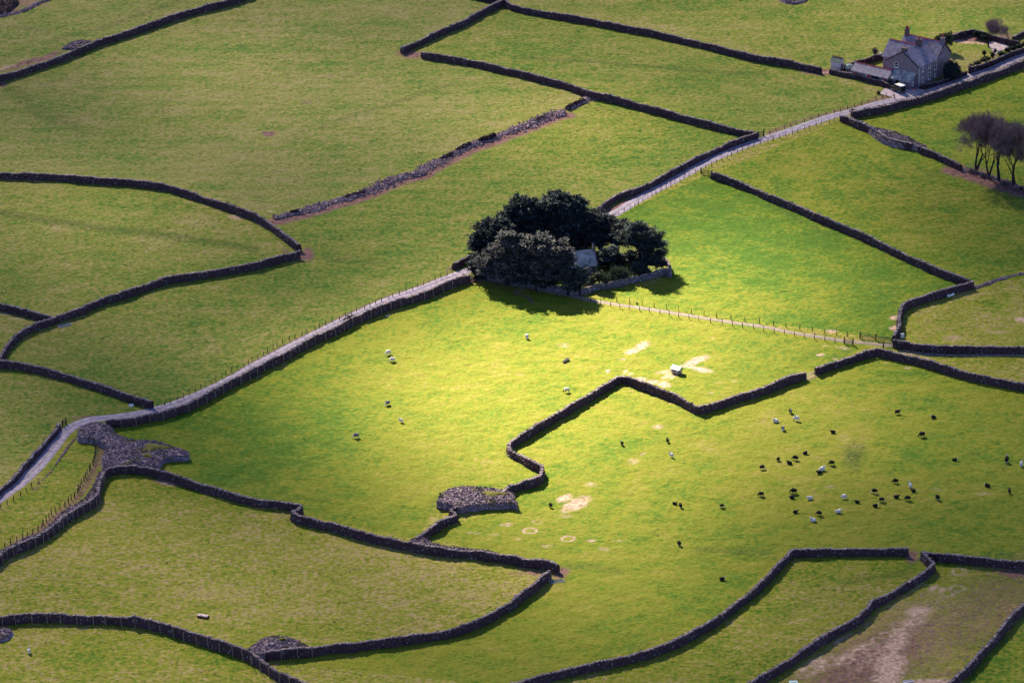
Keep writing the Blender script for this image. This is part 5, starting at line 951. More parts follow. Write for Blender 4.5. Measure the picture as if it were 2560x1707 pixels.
bb.build('barge_board', M['black'], house)
bb = MB()
for s_ in (-1, 1):
    b2 = MB(); b2.box((0, 0, 0), (.1, 4.2, .24), tilt=-s_ * math.atan2(3.3, 3.25), ax='x'); V_ = np.concatenate(b2.v) + np.array([.38, 11.75 + s_ * 1.78, 7.32]); bb.add(V_, b2.f)
bb.build('barge_board', M['black'], house)
# lean-to against the gable
lt = MB(); lt.prism([(-2.55, -.2), (-.003, -.2), (-.003, 3.75), (-2.55, 2.3)], 'x', -7.4, -1.0); lto = lt.build('lean_to', M['render'], house)
lr = MB(); lr.prism([(-2.95, 2.12), (-.004, 3.8), (-.004, 3.94), (-2.95, 2.26)], 'x', -7.35, -.7); lr.build('lean_to_roof', M['slate_old'], lto)
d_ = MB(); d_.box((-4.9, -2.57, 1.0), (.95, .08, 2.0)); d_.build('door', M['black'], lto)
window(lto, (-3.4, -2.56, 1.35), .8, .8, '-y')
window(lto, (-1.0, -1.3, 1.5), .55, 1.1, '+x')
ob = empty('outbuilding', (HC[0], HC[1], hz0), HA, 'long low slate roofed outbuilding with red doors beside the farmhouse', 'outbuilding')
q = MB(); gable_block(q, -18.3, -7.45, -3.0, .5, 2.2, 3.55, 'x'); q.build('wall', M['render'], ob)
q = MB(); gable_roof(q, -18.3, -7.45, -3.0, .5, 2.2, 3.55, 'x', ov=.4, oe=.25); obr = q.build('roof', M['slate'], ob)
q = MB(); ridge_strip(q, -18.5, -7.3, 3.7, -1.25, 'x'); q.build('ridge_tiles', M['ridge'], obr)
for x, w_, mt in ((-13.2, .95, 'red'), (-17.3, .5, 'red'), (-8.3, .6, 'red')):
    q = MB(); q.box((x, -3.03, .95), (w_, .08, 1.9)); q.build('door', M[mt], ob)
q = MB(); q.box((-11.3, -3.02, .95), (2.3, .07, 1.9)); q.build('doorway', M['black'], ob)  # black panel painted for the shade inside the open doorway
q = MB(); q.box((-14.1, -3.02, 1.0), (.25, .07, 1.5)); q.build('downpipe', M['white'], ob)
# small shed
SA = P(2060 + 262 / 6.533, 40 + 905 / 6.533); shed = empty('shed', (SA[0], SA[1], float(gz(*SA[:2]))), R(-30), 'small pale shed with green slate roof and blue door at the garden wall corner', 'shed')
q = MB(); gable_block(q, -2.7, 0, 0, 2.2, 2.35, 3.2, 'x'); q.build('wall', M['pinkwall'], shed)
q = MB(); gable_roof(q, -2.7, 0, 0, 2.2, 2.35, 3.2, 'x', .2, .15, .09); sr = q.build('roof', M['slate_green'], shed)
q = MB(); ridge_strip(q, -2.85, .15, 3.3, 1.1, 'x', .15); q.build('ridge_tiles', M['orange_ridge'], sr)
q = MB(); q.box((.02, 1.0, .85), (.07, .8, 1.7)); q.build('door', M['blue'], shed)
# oil tank
TA = P(2060 + 410 / 6.533, 40 + 905 / 6.533); tk = empty('oil_tank', (TA[0], TA[1], float(gz(*TA[:2]))), R(20), 'pale green ribbed oil tank between the shed and the outbuilding', 'tank')
q = MB(); q.lathe([(.05, -1.0), (.5, -.98), (.68, -.8), (.72, -.3), (.74, 0), (.72, .3), (.68, .8), (.5, .98), (.05, 1.0)], n=14); V_ = np.concatenate(q.v)[:, [2, 0, 1]] + np.array([0, 0, 1.15]); q2 = MB(); q2.add(V_, q.f); q2.build('body', M['tank'], tk, smooth=True)
q = MB(); q.box((-.6, 0, .25), (.25, 1.0, .5)); q.box((.6, 0, .25), (.25, 1.0, .5)); q.build('support', M['render'], tk)
q = MB(); q.lathe([(.16, 0), (.16, .1), (.1, .14)], (0, 0, 1.86), 10); q.build('cap', M['white'], tk)
# pillar with ball by the garden gate
GP = P(2300 + 1120 / 9.01, 40 + 1300 / 9.01); gp = empty('gate_pillar', (GP[0], GP[1], float(gz(*GP[:2]))), R(40), 'stone gate pillar topped with a ball beside the lane', 'pillar')
q = MB(); q.box((0, 0, .8), (.6, .6, 1.6)); q.box((0, 0, 1.66), (.75, .75, .12)); q.build('shaft', M['stone'], gp)
q = MB(); q.lathe([(.05, 1.72), (.2, 1.78), (.27, 1.98), (.2, 2.18), (.03, 2.24)], n=12); q.build('ball', M['coping'], gp, smooth=True)
# church
KC = P(1496, 661, 2.35); KA = R(17); kz = float(gz(*KC[:2]))
ch = empty('church', (KC[0], KC[1], kz), KA, 'tiny stone church with slate roof and gable bellcote under the yews', 'church')
q = MB(); gable_block(q, -13.0, -.2, .35, 6.35, 2.3, 4.85, 'x'); q.build('wall', M['church_stone'], ch)
q = MB(); gable_roof(q, -13.0, -.35, .35, 6.35, 2.3, 4.85, 'x', .4, .05, .16); q.build('roof', M['slate_church'], ch)
q = MB(); q.box((-.15, 3.35, 5.35), (.5, .85, 1.3)); q.prism([(2.85, 6.0), (3.85, 6.0), (3.35, 6.55)], 'x', -.42, .12); bc = q.build('bellcote', M['church_stone'], ch)
q = MB(); q.lathe([(.22, 0), (.17, .2), (.08, .34)], (-.15, 3.35, 5.3), 10); q.build('bell', M['metal'], bc)
cpn = MB()
for s_, y0 in ((1, 1.85), (-1, 4.85)):
    b2 = MB(); b2.box((0, 0, 0), (.36, 4.0, .2), tilt=s_ * math.atan2(2.55, 3.0), ax='x'); cpn.add(np.concatenate(b2.v) + np.array([-.12, y0, 3.62]), b2.f)
cpn.build('gable_coping', M['coping'], ch)
pc = MB(); pc.prism([(-2.6, -.2), (-.6, -.2), (-.6, 2.0), (-1.6, 2.9), (-2.6, 2.0)], 'y', -1.5, .4) if False else pc.prism([(-3.9, -.2), (-1.9, -.2), (-1.9, 1.9), (-2.9, 2.45), (-3.9, 1.9)], 'y', -1.4, .349)
pco = pc.build('porch', M['church_stone'], ch)
for x in (-6.0, -8.6, -11.0): window(ch, (x, .35, 1.35), .8, .8, '-y')
# gravestones
for i, (px, py, h_) in enumerate(((1533, 640, 1.0), (1545, 650, .8), (1562, 648, 1.1), (1575, 660, .9), (1577, 655, 1.2), (1540, 662, .7), (1585, 668, .8), (1470, 700, .8), (1520, 690, .7))):
    g = P(px, py); q = MB(); q.prism([(-.3, -.2), (.3, -.2), (.3, h_ * .75), (.18, h_ * .95), (0, h_), (-.18, h_ * .95), (-.3, h_ * .75)], 'y', -.07, .07)
    o = q.build('gravestone', M['coping'], None, (g[0], g[1], float(gz(*g[:2])))); o.rotation_euler = (rng.normal(0, .06), 0, R(17) + rng.normal(0, .1)); tag(o, 'upright grey gravestone among the yews in the churchyard', 'gravestone', 'gravestones beside the church')

# ------------------------------------------------------------------ parked vehicle
CC = P(2060 + 1208 / 6.533, 40 + 1240 / 6.533); car = empty('parked_car', (CC[0], CC[1], float(gz(*CC[:2])) + .14), R(128), 'dark green off road vehicle with white roof parked on the gravel drive', 'car')
q = MB(); q.prism([(-2.05, .45), (2.0, .45), (2.05, .6), (2.02, 1.12), (.85, 1.18), (-2.05, 1.2)], 'y', -.86, .86); body = q.build('body', M['cargreen'], car, bevel=.04)
q = MB(); q.prism([(-2.02, 1.2), (.80, 1.2), (.55, 1.86), (-1.98, 1.88)], 'y', -.80, .80); q.build('cab', M['cargreen'], car, bevel=.03)
q = MB(); q.prism([(-2.04, 1.885), (.60, 1.865), (.50, 1.98), (-1.95, 2.02)], 'y', -.80, .80); q.build('roof', M['white'], car, bevel=.03)
for y in (-.805, .805):
    for x0, x1 in ((-1.9, -1.1), (-1.0, -.2), (-.1, .55)):
        q = MB(); q.box(((x0 + x1) / 2, y, 1.53), (x1 - x0, .02, .46)); q.build('side_window', M['glass'], car)
q = MB(); q.box((.70, 0, 1.52), (.03, 1.4, .52), tilt=-.36, ax='y'); q.build('windscreen', M['glass'], car)
q = MB(); q.box((-2.03, 0, 1.55), (.02, 1.2, .45)); q.build('rear_window', M['glass'], car)
for x in (-1.3, 1.35):
    for y in (-.78, .78):
        q = MB(); q.lathe([(.24, -.11), (.38, -.1), (.4, 0), (.38, .1), (.24, .11)], n=16); V_ = np.concatenate(q.v)[:, [0, 2, 1]]; q2 = MB(); q2.add(V_, q.f); wh = q2.build('wheel', M['tyre'], car, (x, y, .4))
        q = MB(); q.lathe([(.22, -.1), (.22, .1), (.1, .125), (.02, .125)], n=12); V_ = np.concatenate(q.v)[:, [0, 2, 1]] * np.array([1, 1.1 if y > 0 else -1.1, 1]); q2 = MB(); q2.add(V_, q.f); q2.build('rim', M['metal'], wh)
q = MB(); q.lathe([(.05, 0), (.36, 0), (.37, .2), (.2, .22), (.02, .2)], n=16); V_ = np.concatenate(q.v)[:, [2, 0, 1]] * np.array([-1, 1, 1]); q2 = MB(); q2.add(V_, q.f); q2.build('spare_wheel', M['tyre'], car, (-2.07, .1, 1.0))
q = MB(); q.box((2.14, 0, .52), (.14, 1.7, .16)); q.build('bumper', M['black'], car)
q = MB(); q.box((2.05, 0, .85), (.05, .8, .38)); q.build('grille', M['black'], car)
for y in (-.6, .6):
    q = MB(); q.lathe([(.02, 0), (.11, 0), (.1, .05), (.02, .06)], n=10); V_ = np.concatenate(q.v)[:, [2, 0, 1]]; q2 = MB(); q2.add(V_, q.f); q2.build('headlight', M['white'], car, (2.04, y, .88))
for y in (-.89, .89):
    q = MB(); q.box((1.35, y, .86), (.95, .08, .08)); q.box((-1.3, y, .86), (.95, .08, .08)); q.build('wheel_arch', M['black'], car)

# ------------------------------------------------------------------ small farm things
def at(c, r, x, y): 
    p = P(*T(c, r, (x, y))[0]); return (p[0], p[1], float(gz(p[0], p[1])))
def dirn(p0, p1): a, c = np.array(p0), np.array(p1); return math.atan2(c[1] - a[1], c[0] - a[0]), float(np.hypot(*(c - a)[:2]))
def trough(p0, p1, label, mat, w_=.5, h_=.45, legs=True, cat='trough', inner='black'):
    an, L = dirn(p0, p1); c = [(a + b_) / 2 for a, b_ in zip(p0, p1)]; root = empty('trough', c, an, label, cat)
    q = MB(); t = .05
    q.box((0, w_ / 2 - t / 2, h_ / 2 + .1), (L, t, h_)); q.box((0, -w_ / 2 + t / 2, h_ / 2 + .1), (L, t, h_)); q.box((L / 2 - t / 2, 0, h_ / 2 + .1), (t, w_ - 2 * t, h_)); q.box((-L / 2 + t / 2, 0, h_ / 2 + .1), (t, w_ - 2 * t, h_)); q.box((0, 0, .13), (L - 2 * t, w_ - 2 * t, .06)); q.build('basin', M[mat], root)
    q = MB(); q.box((0, 0, h_ * .62), (L - 2.2 * t, w_ - 2.2 * t, .04)); q.build('feed', M[inner], root)
    for x in (-L / 2 + .2, L / 2 - .2):
        q = MB(); q.box((x, 0, .06), (.12, w_ + .1, .14)); q.build('foot', M['wood'], root)
    return root
trough(at(2, 2, 470, 195), at(2, 2, 520, 165), 'long feed trough on the sunlit grass above a grazing sheep', 'metal', .5, .4)
trough(at(3, 1, 1645, 1160), at(3, 1, 1700, 1140), 'white bath shaped water trough at the foot of the crooked wall', 'white', .7, .5, inner='lilac')
# hopper feeder
p = at(2, 2, 1512, 285); hp = empty('hopper_feeder', p, R(52), 'sheep feeder hopper with pale blue sloping lid on worn sandy ground', 'feeder')
q = MB(); q.prism([(-.65, .35), (.65, .35), (.75, 1.1), (-.75, 1.1)], 'y', -1.1, 1.1); q.build('body', M['metal'], hp)
q = MB(); q.prism([(-.95, 1.0), (.2, 1.62), (.2, 1.68), (-.95, 1.08)], 'y', -1.25, 1.25); q.prism([(.2, 1.62), (.95, 1.0), (.95, 1.08), (.2, 1.68)], 'y', -1.25, 1.25); q.build('lid', M['paleblue'], hp)
q = MB(); 
for y in (-.9, .9): q.box((0, y, .17), (1.2, .12, .35))
q.build('skid', M['black'], hp)
q = MB(); q.box((-.85, 0, .42), (.3, 2.1, .25)); q.build('feed_tray', M['metal'], hp)
# low platform with two upright sticks
an, L = dirn(at(0, 3, 1820, 955), at(0, 3, 1915, 968)); p = at(0, 3, 1866, 958); pl = empty('feed_platform', p, an - .1, 'low pale wooden feed box with two upright sticks on the tan field', 'feed box')
q = MB(); q.box((0, 0, .17), (2.2, 1.1, .3)); q.build('base', M['red'] if False else M['bracken'], pl)
q = MB(); q.box((-.1, .1, .36), (2.15, .95, .07)); q.box((.1, -.12, .42), (1.5, .22, .06)); q.build('cover', M['pinkwall'], pl)
for x in (-.9, .4):
    q = MB(); q.tube((x, .3, .2), (x + .05, .3, 1.15), .045); q.build('stick', M['wood'], pl)
def hurdle(pts, label, lift=.1):
    a, b_, c, d = [np.array(at(*t_)) for t_ in pts]; o_ = (a + b_ + c + d) / 4; root = empty('hurdle', tuple(o_), 0, label, 'hurdle')
    up = np.array([0, 0, lift]); q = MB()
    for s0, s1 in ((a, b_), (b_, c), (c, d), (d, a)): q.tube(s0 - o_ + up, s1 - o_ + up, .045, n=5)
    q.build('frame', M['lilac'], root); q = MB()
    for i in range(1, 12): f_ = i / 12; q.tube(a + (b_ - a) * f_ - o_ + up, d + (c - d) * f_ - o_ + up, .018, n=4)
    for f_ in (.33, .66): q.tube(a + (d - a) * f_ - o_ + up, b_ + (c - b_) * f_ - o_ + up, .018, n=4)
    q.build('bars', M['lilac'], root); return root
hurdle(((2, 3, 330, 622), (2, 3, 360, 656), (2, 3, 490, 636), (2, 3, 468, 612)), 'pale metal hurdle lying flat by the gap at the tan field corner')
hurdle(((0, 1, 528, 1428), (0, 1, 548, 1446), (0, 1, 660, 1416), (0, 1, 640, 1400)), 'pale metal hurdle lying flat below the winding wall')
def plank(p0, p1, label, w_=.18, mat='white'):
    an, L = dirn(p0, p1); q = MB(); q.box((0, 0, .12), (L, w_, .1), tilt=.05, ax='y'); q.box((-L * .45, 0, .04), (.15, w_ * 1.1, .1)); q.box((L * .45, 0, .05), (.15, w_ * 1.1, .1))
    o = q.build('plank', M[mat], None, [(a + b_) / 2 for a, b_ in zip(p0, p1)]); o.rotation_euler = (0, 0, an); tag(o, label, 'plank')
plank(at(1, 1, 1192, 1342), at(1, 1, 1238, 1318), 'pale plank lying on the grass under the middle of the lane wall')
plank(at(1, 1, 1788, 1090), at(1, 1, 1840, 1064), 'pale rail propped along the foot of the lane wall near the yews', mat='wood_pale')
plank(at(1, 2, 2, 332), at(1, 2, 60, 312), 'pale plank lying by the lower part of the lane wall', mat='wood_pale')
# white notice board
p = at(0, 2, 1205, 625); nb = empty('notice_board', p, R(8), 'small blank white board on posts beside the lane', 'sign')
q = MB(); q.box((0, 0, 1.1), (.95, .06, .62), tilt=-.9, ax='x'); q.build('board', M['white'], nb)
for x in (-.35, .35):
    q = MB(); q.box((x, .05, .5), (.08, .08, 1.0)); q.build('leg', M['wood'], nb)
# items in the yard and at the bottom edge
def small(name, label, cat, p, parts, rz=0):
    root = empty(name, p, rz, label, cat)
    for nm, mt, mb in parts: mb.build(nm, M[mt], root)
    return root
def yardp(x, y): g = P(2060 + x / 6.533, 40 + y / 6.533); return (g[0], g[1], float(gz(g[0], g[1])) + .14)
small('garden_table', 'small white table in front of the outbuilding', 'table', yardp(575, 985), [('table_top', 'white', MB().box((0, 0, .7), (1.3, .7, .06))), ('leg', 'white', MB().box((-.5, 0, .33), (.08, .6, .66))), ('leg', 'white', MB().box((.5, 0, .33), (.08, .6, .66)))], R(-36))
small('toy_tractor', 'small red toy vehicle on the gravel beside the house corner', 'toy', yardp(1475, 1235), [('body', 'red', MB().box((0, 0, .3), (.8, .4, .25)).box((-.2, 0, .55), (.3, .35, .3), taper=.8)), ('wheel', 'white', MB().tube((-.25, -.28, .2), (-.25, .28, .2), .2, n=10)), ('wheel', 'white', MB().tube((.28, -.24, .13), (.28, .24, .13), .13, n=10))], R(30))
small('barrow', 'red wheelbarrow near the garden wall by the parked vehicle', 'wheelbarrow', yardp(985, 1075), [('tray', 'red', MB().box((0, 0, .5), (.9, .6, .3), taper=1.25)), ('wheel', 'tyre', MB().tube((.6, -.06, .2), (.6, .06, .2), .2, n=10)), ('handle', 'wood', MB().tube((-1.0, .25, .6), (.5, .12, .3), .03)), ('handle', 'wood', MB().tube((-1.0, -.25, .6), (.5, -.12, .3), .03))], R(150))
small('white_sack', 'white feed sack slumped by the outbuilding wall', 'sack', yardp(925, 1052), [('bag', 'white', MB().lathe([(.2, 0), (.36, .08), (.38, .3), (.3, .5), (.12, .6)], n=10)), ('tie', 'wood', MB().lathe([(.12, .6), (.1, .64), (.16, .72)], n=8))])
small('cold_frame', 'flat glazed garden frame in the back yard', 'garden frame', yardp(920, 690), [('frame', 'white', MB().box((0, 0, .3), (3.2, .12, .5)).box((0, 1.0, .4), (3.2, .12, .7))), ('pane', 'lilac', MB().box((0, .5, .68), (3.1, 1.0, .04), tilt=.2, ax='x'))], R(50))
small('storage_box', 'red topped box standing on the back yard slab', 'box', yardp(990, 665), [('box', 'pinkwall', MB().box((0, 0, .35), (.8, .6, .7))), ('cover', 'red', MB().box((0, 0, .73), (.9, .7, .06)))], R(50))
p = at(3, 3, 232, 1580); small('mineral_tub', 'pale blue covered feed bin at the bottom edge of the brown field', 'feed bin', p, [('tub', 'metal', MB().box((0, 0, .3), (1.5, .9, .6))), ('cover', 'paleblue', MB().box((0, 0, .66), (1.7, 1.1, .09)).box((0, 0, .74), (1.2, .7, .08)))], R(5))
p = at(3, 3, 1285, 1575); small('feed_bin', 'lilac grey feed bin cut off by the bottom edge', 'feed bin', p, [('tub', 'metal', MB().box((0, 0, .3), (2.0, .8, .6))), ('cover', 'lilac', MB().box((0, 0, .66), (2.2, 1.0, .09)).box((0, .2, .74), (2.0, .15, .1)))], R(18))
p = at(3, 1, 1230, 1530); small('water_tank', 'small white tank behind the wall at the track gates', 'tank', p, [('tank', 'white', MB().box((0, 0, .45), (.9, .6, .9), taper=.92)), ('cover', 'metal', MB().box((0, 0, .93), (.95, .65, .06)))], R(20))
for i, (c, r, x, y, s_) in enumerate(((2, 3, 1333, 207, .22), (1, 0, 583, 915, .2), (2, 1, 1145, 1222, .35), (2, 2, 1390, 190, .15))):
    sv, sf = stones(np.array([[0, 0, .05], [.3, .1, .0]]), np.array([s_, s_ * .5])); mesh_np('boulder', sv, sf, M['coping'] if i != 2 else M['stone'], loc=at(c, r, x, y));
    o = bpy.data.objects['boulder' if i == 0 else f'boulder.{i:03d}']; tag(o, ('small pale stone on the grass near a lone black lamb', 'small pale stone far out in the large upper left field', 'dark stone beside the upper track fence near the yew shadow', 'little stone in the sandy patch near the hopper')[i], 'stone')

# ------------------------------------------------------------------ sheep
def make_sheep(name, pose, fl, face):
    me = bpy.data.meshes.new(name); o = bpy.data.objects.new(name, me); COL.objects.link(o)
    z = .62 if pose != 'lie' else .32
    hx, hz = {'graze': (.80, .16), 'stand': (.72, 1.0), 'lie': (.70, .62)}[pose]; nx2, nz2 = {'graze': (.62, .50), 'stand': (.56, .82), 'lie': (.54, .48)}[pose]
    vs = [(0, 0, z, .31, .30), (.28, 0, z + .02, .28, .28), (nx2 - .12, 0, (z + nz2) / 2 + .03, .17, .19), (nx2, 0, nz2, .12, .13), (hx, 0, hz, .085, .09), (hx + .10, 0, hz - .09, .055, .055), (-.32, 0, z + .01, .30, .29), (-.5, 0, z - .02, .17, .2), (-.58, 0, z - .16, .05, .05)]
    es = [(0, 1), (1, 2), (2, 3), (3, 4), (4, 5), (0, 6), (6, 7), (7, 8)]
    def add(p, par):
        vs.append(p); es.append((par, len(vs) - 1)); return len(vs) - 1
    for sy in (-1, 1):
        if pose == 'lie':
            a = add((.34, sy * .2, .14, .07, .07), 1); add((.5, sy * .2, .06, .045, .045), a); a = add((-.34, sy * .24, .14, .08, .08), 6); add((-.16, sy * .27, .06, .045, .045), a)
        else:
            a = add((.30, sy * .14, .34, .07, .07), 1); a = add((.31, sy * .14, .17, .042, .042), a); add((.32, sy * .14, .03, .04, .04), a)
            a = add((-.38, sy * .15, .36, .09, .09), 6); a = add((-.44, sy * .15, .2, .05, .05), a); add((-.41, sy * .15, .03, .04, .04), a)
        add((hx - .03, sy * .14, hz + .02 + (.04 if pose != 'graze' else .06), .028, .03), 4)
    me.from_pydata([v[:3] for v in vs], es, []); sk = o.modifiers.new('s', 'SKIN'); 
    for i, v in enumerate(vs): me.skin_vertices[0].data[i].radius = v[3:]
    me.skin_vertices[0].data[0].use_root = True; sb = o.modifiers.new('d', 'SUBSURF'); sb.levels = 1; sb.render_levels = 1
    dg = bpy.context.evaluated_depsgraph_get(); m2 = bpy.data.meshes.new_from_object(o.evaluated_get(dg)); bpy.data.objects.remove(o)
    V = np.array([v.co[:] for v in m2.vertices]); body = (V[:, 0] < nx2 + .02) & (V[:, 2] > (.22 if pose != 'lie' else .1)); V[body] += rng.normal(0, .012, (body.sum(), 3)); m2.vertices.foreach_set('co', V.ravel())
    m2.materials.clear(); m2.materials.append(M[fl]); m2.materials.append(M[face]); m2.name = name
    mi = [(1 if (p_.center.x > nx2 + .03 or (p_.center.z < .3 and pose != 'lie' and abs(p_.center.y) > .07)) else 0) for p_ in m2.polygons]; m2.polygons.foreach_set('material_index', mi); m2.polygons.foreach_set('use_smooth', [True] * len(mi)); m2.update(); return m2
SM = {}
for pose in ('graze', 'stand', 'lie'):
    for key, fl, fc in (('w', 'fleece', 'fleece'), ('d', 'fleece', 'fleece_black'), ('g', 'fleece_grey', 'fleece'), ('b', 'fleece_black', 'fleece_black'), ('p', 'fleece_black', 'fleece')):
        SM[pose + key] = make_sheep('sheep', pose, fl, fc)
PO = {'g': 'graze', 's': 'stand', 'l': 'lie'}
FLOCK = [
 (1, 2, 1215, 105, 'gw', 215, 1.05, 'white sheep grazing on the upper left slope, upper of a close pair'),
 (1, 2, 1253, 172, 'gw', 185, 1.05, 'white sheep grazing on the upper left slope, lower of a close pair'),
 (1, 2, 1208, 568, 'gg', 225, 1.0, 'grey sheep grazing alone at the edge of the brightest sunlight'),
 (1, 2, 1333, 727, 'sw', 150, .85, 'white sheep below the grey sheep in the sunlit slope'),
 (1, 2, 920, 870, 'gg', 190, 1.1, 'dark grey sheep alone in the darker grass far left of the zigzag wall'),
 (2, 1, 135, 1525, 'gw', 280, 1.0, 'white sheep grazing just below the yew shadow'),
 (2, 2, 503, 450, 'gd', 200, 1.05, 'white sheep with dark head grazing left of the zigzag wall'),
 (2, 2, 1008, 935, 'gb', 290, .8, 'small black lamb alone inside the bend of the zigzag wall'),
 (2, 2, 1428, 912, 'sb', 100, .85, 'black lamb above a white ewe in the sunlit pasture'),
 (2, 2, 1463, 1047, 'sw', 130, .95, 'white ewe below a black lamb in the sunlit pasture'),
 (2, 2, 355, 1505, 'gb', 120, .85, 'black sheep beside the pair of white worn patches'),
 (2, 2, 1493, 1480, 'lb', 340, .85, 'black sheep lying down, upper left of a close pair'),
 (2, 2, 1548, 1510, 'gp', 100, .9, 'black sheep with white rump, lower right of a close pair'),
 (2, 2, 1925, 1508, 'gp', 10, .8, 'lone black sheep below the middle of the sheep pasture'),
 (2, 2, 2295, 1158, 'gp', 15, .95, 'black sheep with white face at the left end of the dark cluster'),
 (2, 2, 2287, 1405, 'gb', 190, 1.0, 'black sheep with brown tinge left of the lower group'),
 (3, 2, 205, 640, 'sp', 280, .95, 'black and white sheep at the top of the small group of four'),
 (3, 2, 72, 725, 'lw', 160, 1.1, 'white ewe at the left of the small group of four'),
 (3, 2, 262, 712, 'gw', 150, 1.1, 'white ewe at the right of the small group of four'),
 (3, 2, 137, 800, 'gg', 260, .95, 'grey sheep at the bottom of the small group of four'),
 (3, 2, 597, 825, 'lb', 185, .95, 'black sheep lying right of the group of four'),
 (3, 2, 1188, 653, 'sb', 0, 1.0, 'black sheep side on, highest of those at right'),
 (3, 2, 1520, 690, 'lp', 170, .95, 'black sheep with pale spot, highest at the far right'),
 (3, 2, 1415, 858, 'gb', 200, 1.1, 'stout black sheep standing apart below the highest right hand pair'),
 (3, 2, 340, 1018, 'lp', 30, .9, 'black sheep with white nose above the dark cluster'),
 (3, 2, 95, 1082, 'gb', 250, .85, 'black lamb at the far left of the dark cluster'),
 (3, 2, 197, 1110, 'lb', 150, 1.0, 'black sheep at the bottom of the dark cluster'),
 (3, 2, 252, 1073, 'gb', 160, 1.0, 'black sheep in the middle of the dark cluster'),
 (3, 2, 585, 1118, 'gb', 185, 1.0, 'black sheep right of the big white ewe'),
 (3, 2, 492, 1172, 'lw', 40, 1.3, 'big white ewe lying beside a black lamb'),
 (3, 2, 470, 1195, 'lb', 190, .95, 'black lamb pressed against the big white ewe'),
 (3, 2, 1712, 1082, 'lp', 10, .95, 'black sheep with pale face below the right hand pair'),
 (3, 2, 2190, 1095, 'sp', 80, 1.2, 'tall black sheep near the right edge'),
 (3, 2, 2325, 1132, 'sw', 80, 1.0, 'white sheep at the very right edge'),
 (3, 2, 1170, 1285, 'gb', 180, 1.0, 'black sheep at the top of the lower right group'),
 (3, 2, 1307, 1328, 'sw', 110, 1.0, 'white sheep standing over a black one in the lower right group'),
 (3, 2, 1335, 1365, 'lp', 0, .9, 'black sheep just below the white one in the lower right group'),
 (3, 2, 978, 1377, 'gp', 175, 1.0, 'black sheep with pale face at the left of the lower right group'),
 (3, 2, 2015, 1318, 'lp', 150, 1.0, 'black sheep lying alone towards the right edge'),
 (3, 2, 2217, 1378, 'sb', 90, .9, 'narrow black lamb seen end on near the right edge'),
 (3, 2, 237, 1378, 'gb', 175, 1.1, 'black sheep, upper of two stacked at the left'),
 (3, 2, 220, 1425, 'lb', 0, 1.0, 'black sheep, lower of two stacked at the left'),
 (3, 2, 384, 1432, 'lw', 200, 1.05, 'white ewe lying right of the two stacked black sheep'),
 (3, 2, 695, 1430, 'gw', 20, 1.0, 'white ewe in the middle of the lower row'),
 (3, 2, 820, 1467, 'lb', 160, .9, 'black sheep right of the middle white ewe'),
 (3, 2, 1042, 1455, 'gp', 0, .95, 'brown black sheep with white legs in the lower right group'),
 (3, 2, 983, 1502, 'lp', 10, .95, 'lowest black sheep of the lower right group'),
 (3, 2, 1178, 1420, 'lb', 0, 1.0, 'black sheep under the top one of the lower right group'),
 (3, 2, 1283, 1442, 'gb', 185, 1.0, 'black sheep at the right end of the lower right group'),
 (3, 2, 1558, 1437, 'gp', 120, 1.0, 'lone black sheep right of the lower right group'),
 (3, 2, 250, 1558, 'lb', 20, .9, 'black sheep below the two stacked ones'),
 (3, 2, 643, 1556, 'lw', 10, 1.1, 'white ewe on the bottom line of the flock'),
 (3, 3, 470, 12, 'gb', 170, .95, 'black sheep left of the lowest white ewe pair'),
 (3, 3, 415, 68, 'lw', 145, 1.15, 'lowest white ewe of the flock'),
 (2, 3, 1535, 290, 'gp', 110, .95, 'lone black sheep far below the flock'),
 (2, 3, 1928, 605, 'lp', 0, .95, 'brown lamb alone above the long curving wall'),
 (0, 3, 267, 1278, 'sw', 100, .95, 'pale sheep alone in the bottom left corner field'),
 (2, 2, 1530, 295, 'gg', 10, .9, 'silver sheep feeding at the hopper'),
]
first = {}
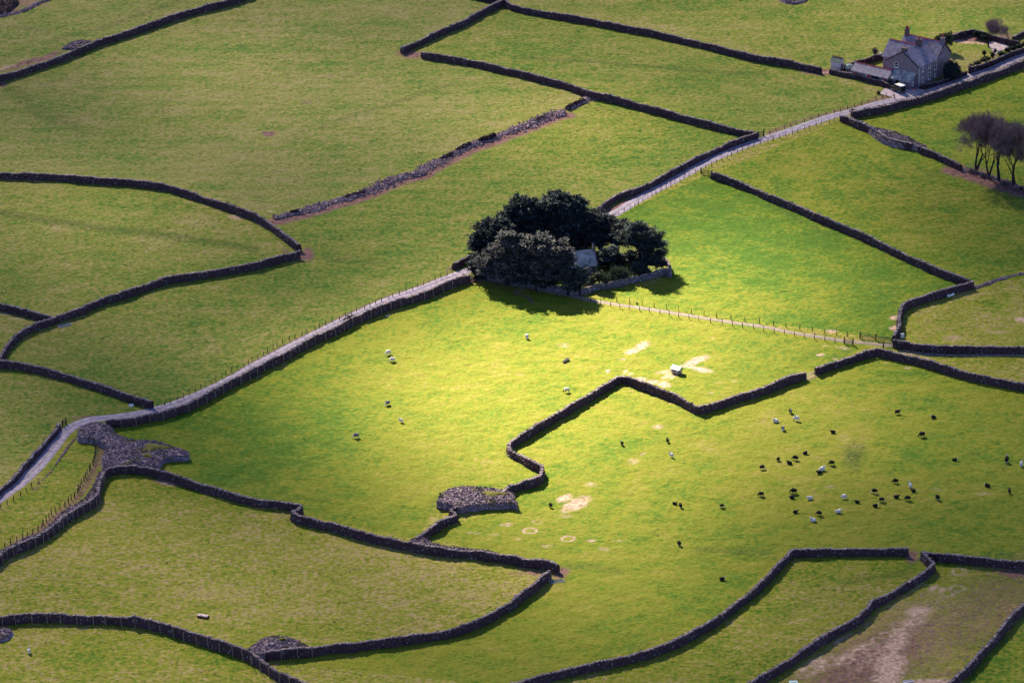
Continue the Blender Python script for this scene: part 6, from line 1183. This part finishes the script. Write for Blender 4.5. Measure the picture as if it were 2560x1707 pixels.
for (c, r, x, y, k_, hd, sc_, lab) in FLOCK:
    key = PO[k_[0]] + k_[1]
    o = bpy.data.objects.new('sheep', SM[key]); COL.objects.link(o); p = at(c, r, x, y + 12); o.location = p; o.rotation_euler = (0, 0, R(hd)); o.scale = (sc_ * 1.04, sc_ * 1.26, sc_ * 1.12)
    tag(o, lab, 'sheep', 'sheep grazing in the fields')

# ------------------------------------------------------------------ rank growth along the wall feet, and tussocks standing in the rough pastures
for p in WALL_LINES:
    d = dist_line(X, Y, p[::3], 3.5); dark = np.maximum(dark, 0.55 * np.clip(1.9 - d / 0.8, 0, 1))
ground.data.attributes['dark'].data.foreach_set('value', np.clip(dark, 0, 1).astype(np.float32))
ok = np.nonzero(near & (tuss > .9) & (dl > 3) & (worn < .1) & (PX > -80) & (PX < 2640) & (PY > -60) & (PY < 1770))[0]
prob = np.clip(0.35 + 0.5 * lown(30, 91)[ok] + .25 * lown(9, 92)[ok], 0.02, None); pick = rng.choice(ok, 6500, replace=False, p=prob / prob.sum())
tp = np.column_stack([X[pick] + rng.uniform(-.25, .25, len(pick)), Y[pick] + rng.uniform(-.25, .25, len(pick)), Zg[pick]])
for p in WALL_LINES:
    tp = tp[dist_line(tp[:, 0], tp[:, 1], p[::3], 2.0) > .9]
nb = 9; c = np.repeat(tp, nb, 0); n_ = len(c); sz = np.repeat(rng.uniform(.5, 1.25, len(tp)), nb)
az = rng.uniform(0, 6.283, n_); ln = rng.uniform(.05, .22, n_) * sz; root_ = c + np.column_stack([np.cos(az) * ln * .6, np.sin(az) * ln * .6, np.full(n_, -.03)])
tipv = c + np.column_stack([np.cos(az) * ln * 2.3, np.sin(az) * ln * 2.3, rng.uniform(.05, .13, n_) * sz]); sd = np.column_stack([-np.sin(az), np.cos(az), np.zeros(n_)]) * (.07 * sz)[:, None]
V = np.stack([root_ - sd, root_ + sd, tipv], 1).reshape(-1, 3); M['tussock'] = leaf_mat('tussock_blades', (0.062, 0.100, 0.020), (0.135, 0.160, 0.036))
tag(mesh_np('grass_tussocks', V, np.arange(n_)[:, None] * 3 + np.array([[0, 1, 2]]), M['tussock']), 'dark rough grass tussocks scattered over the unmown pastures', 'grass', kind='stuff')
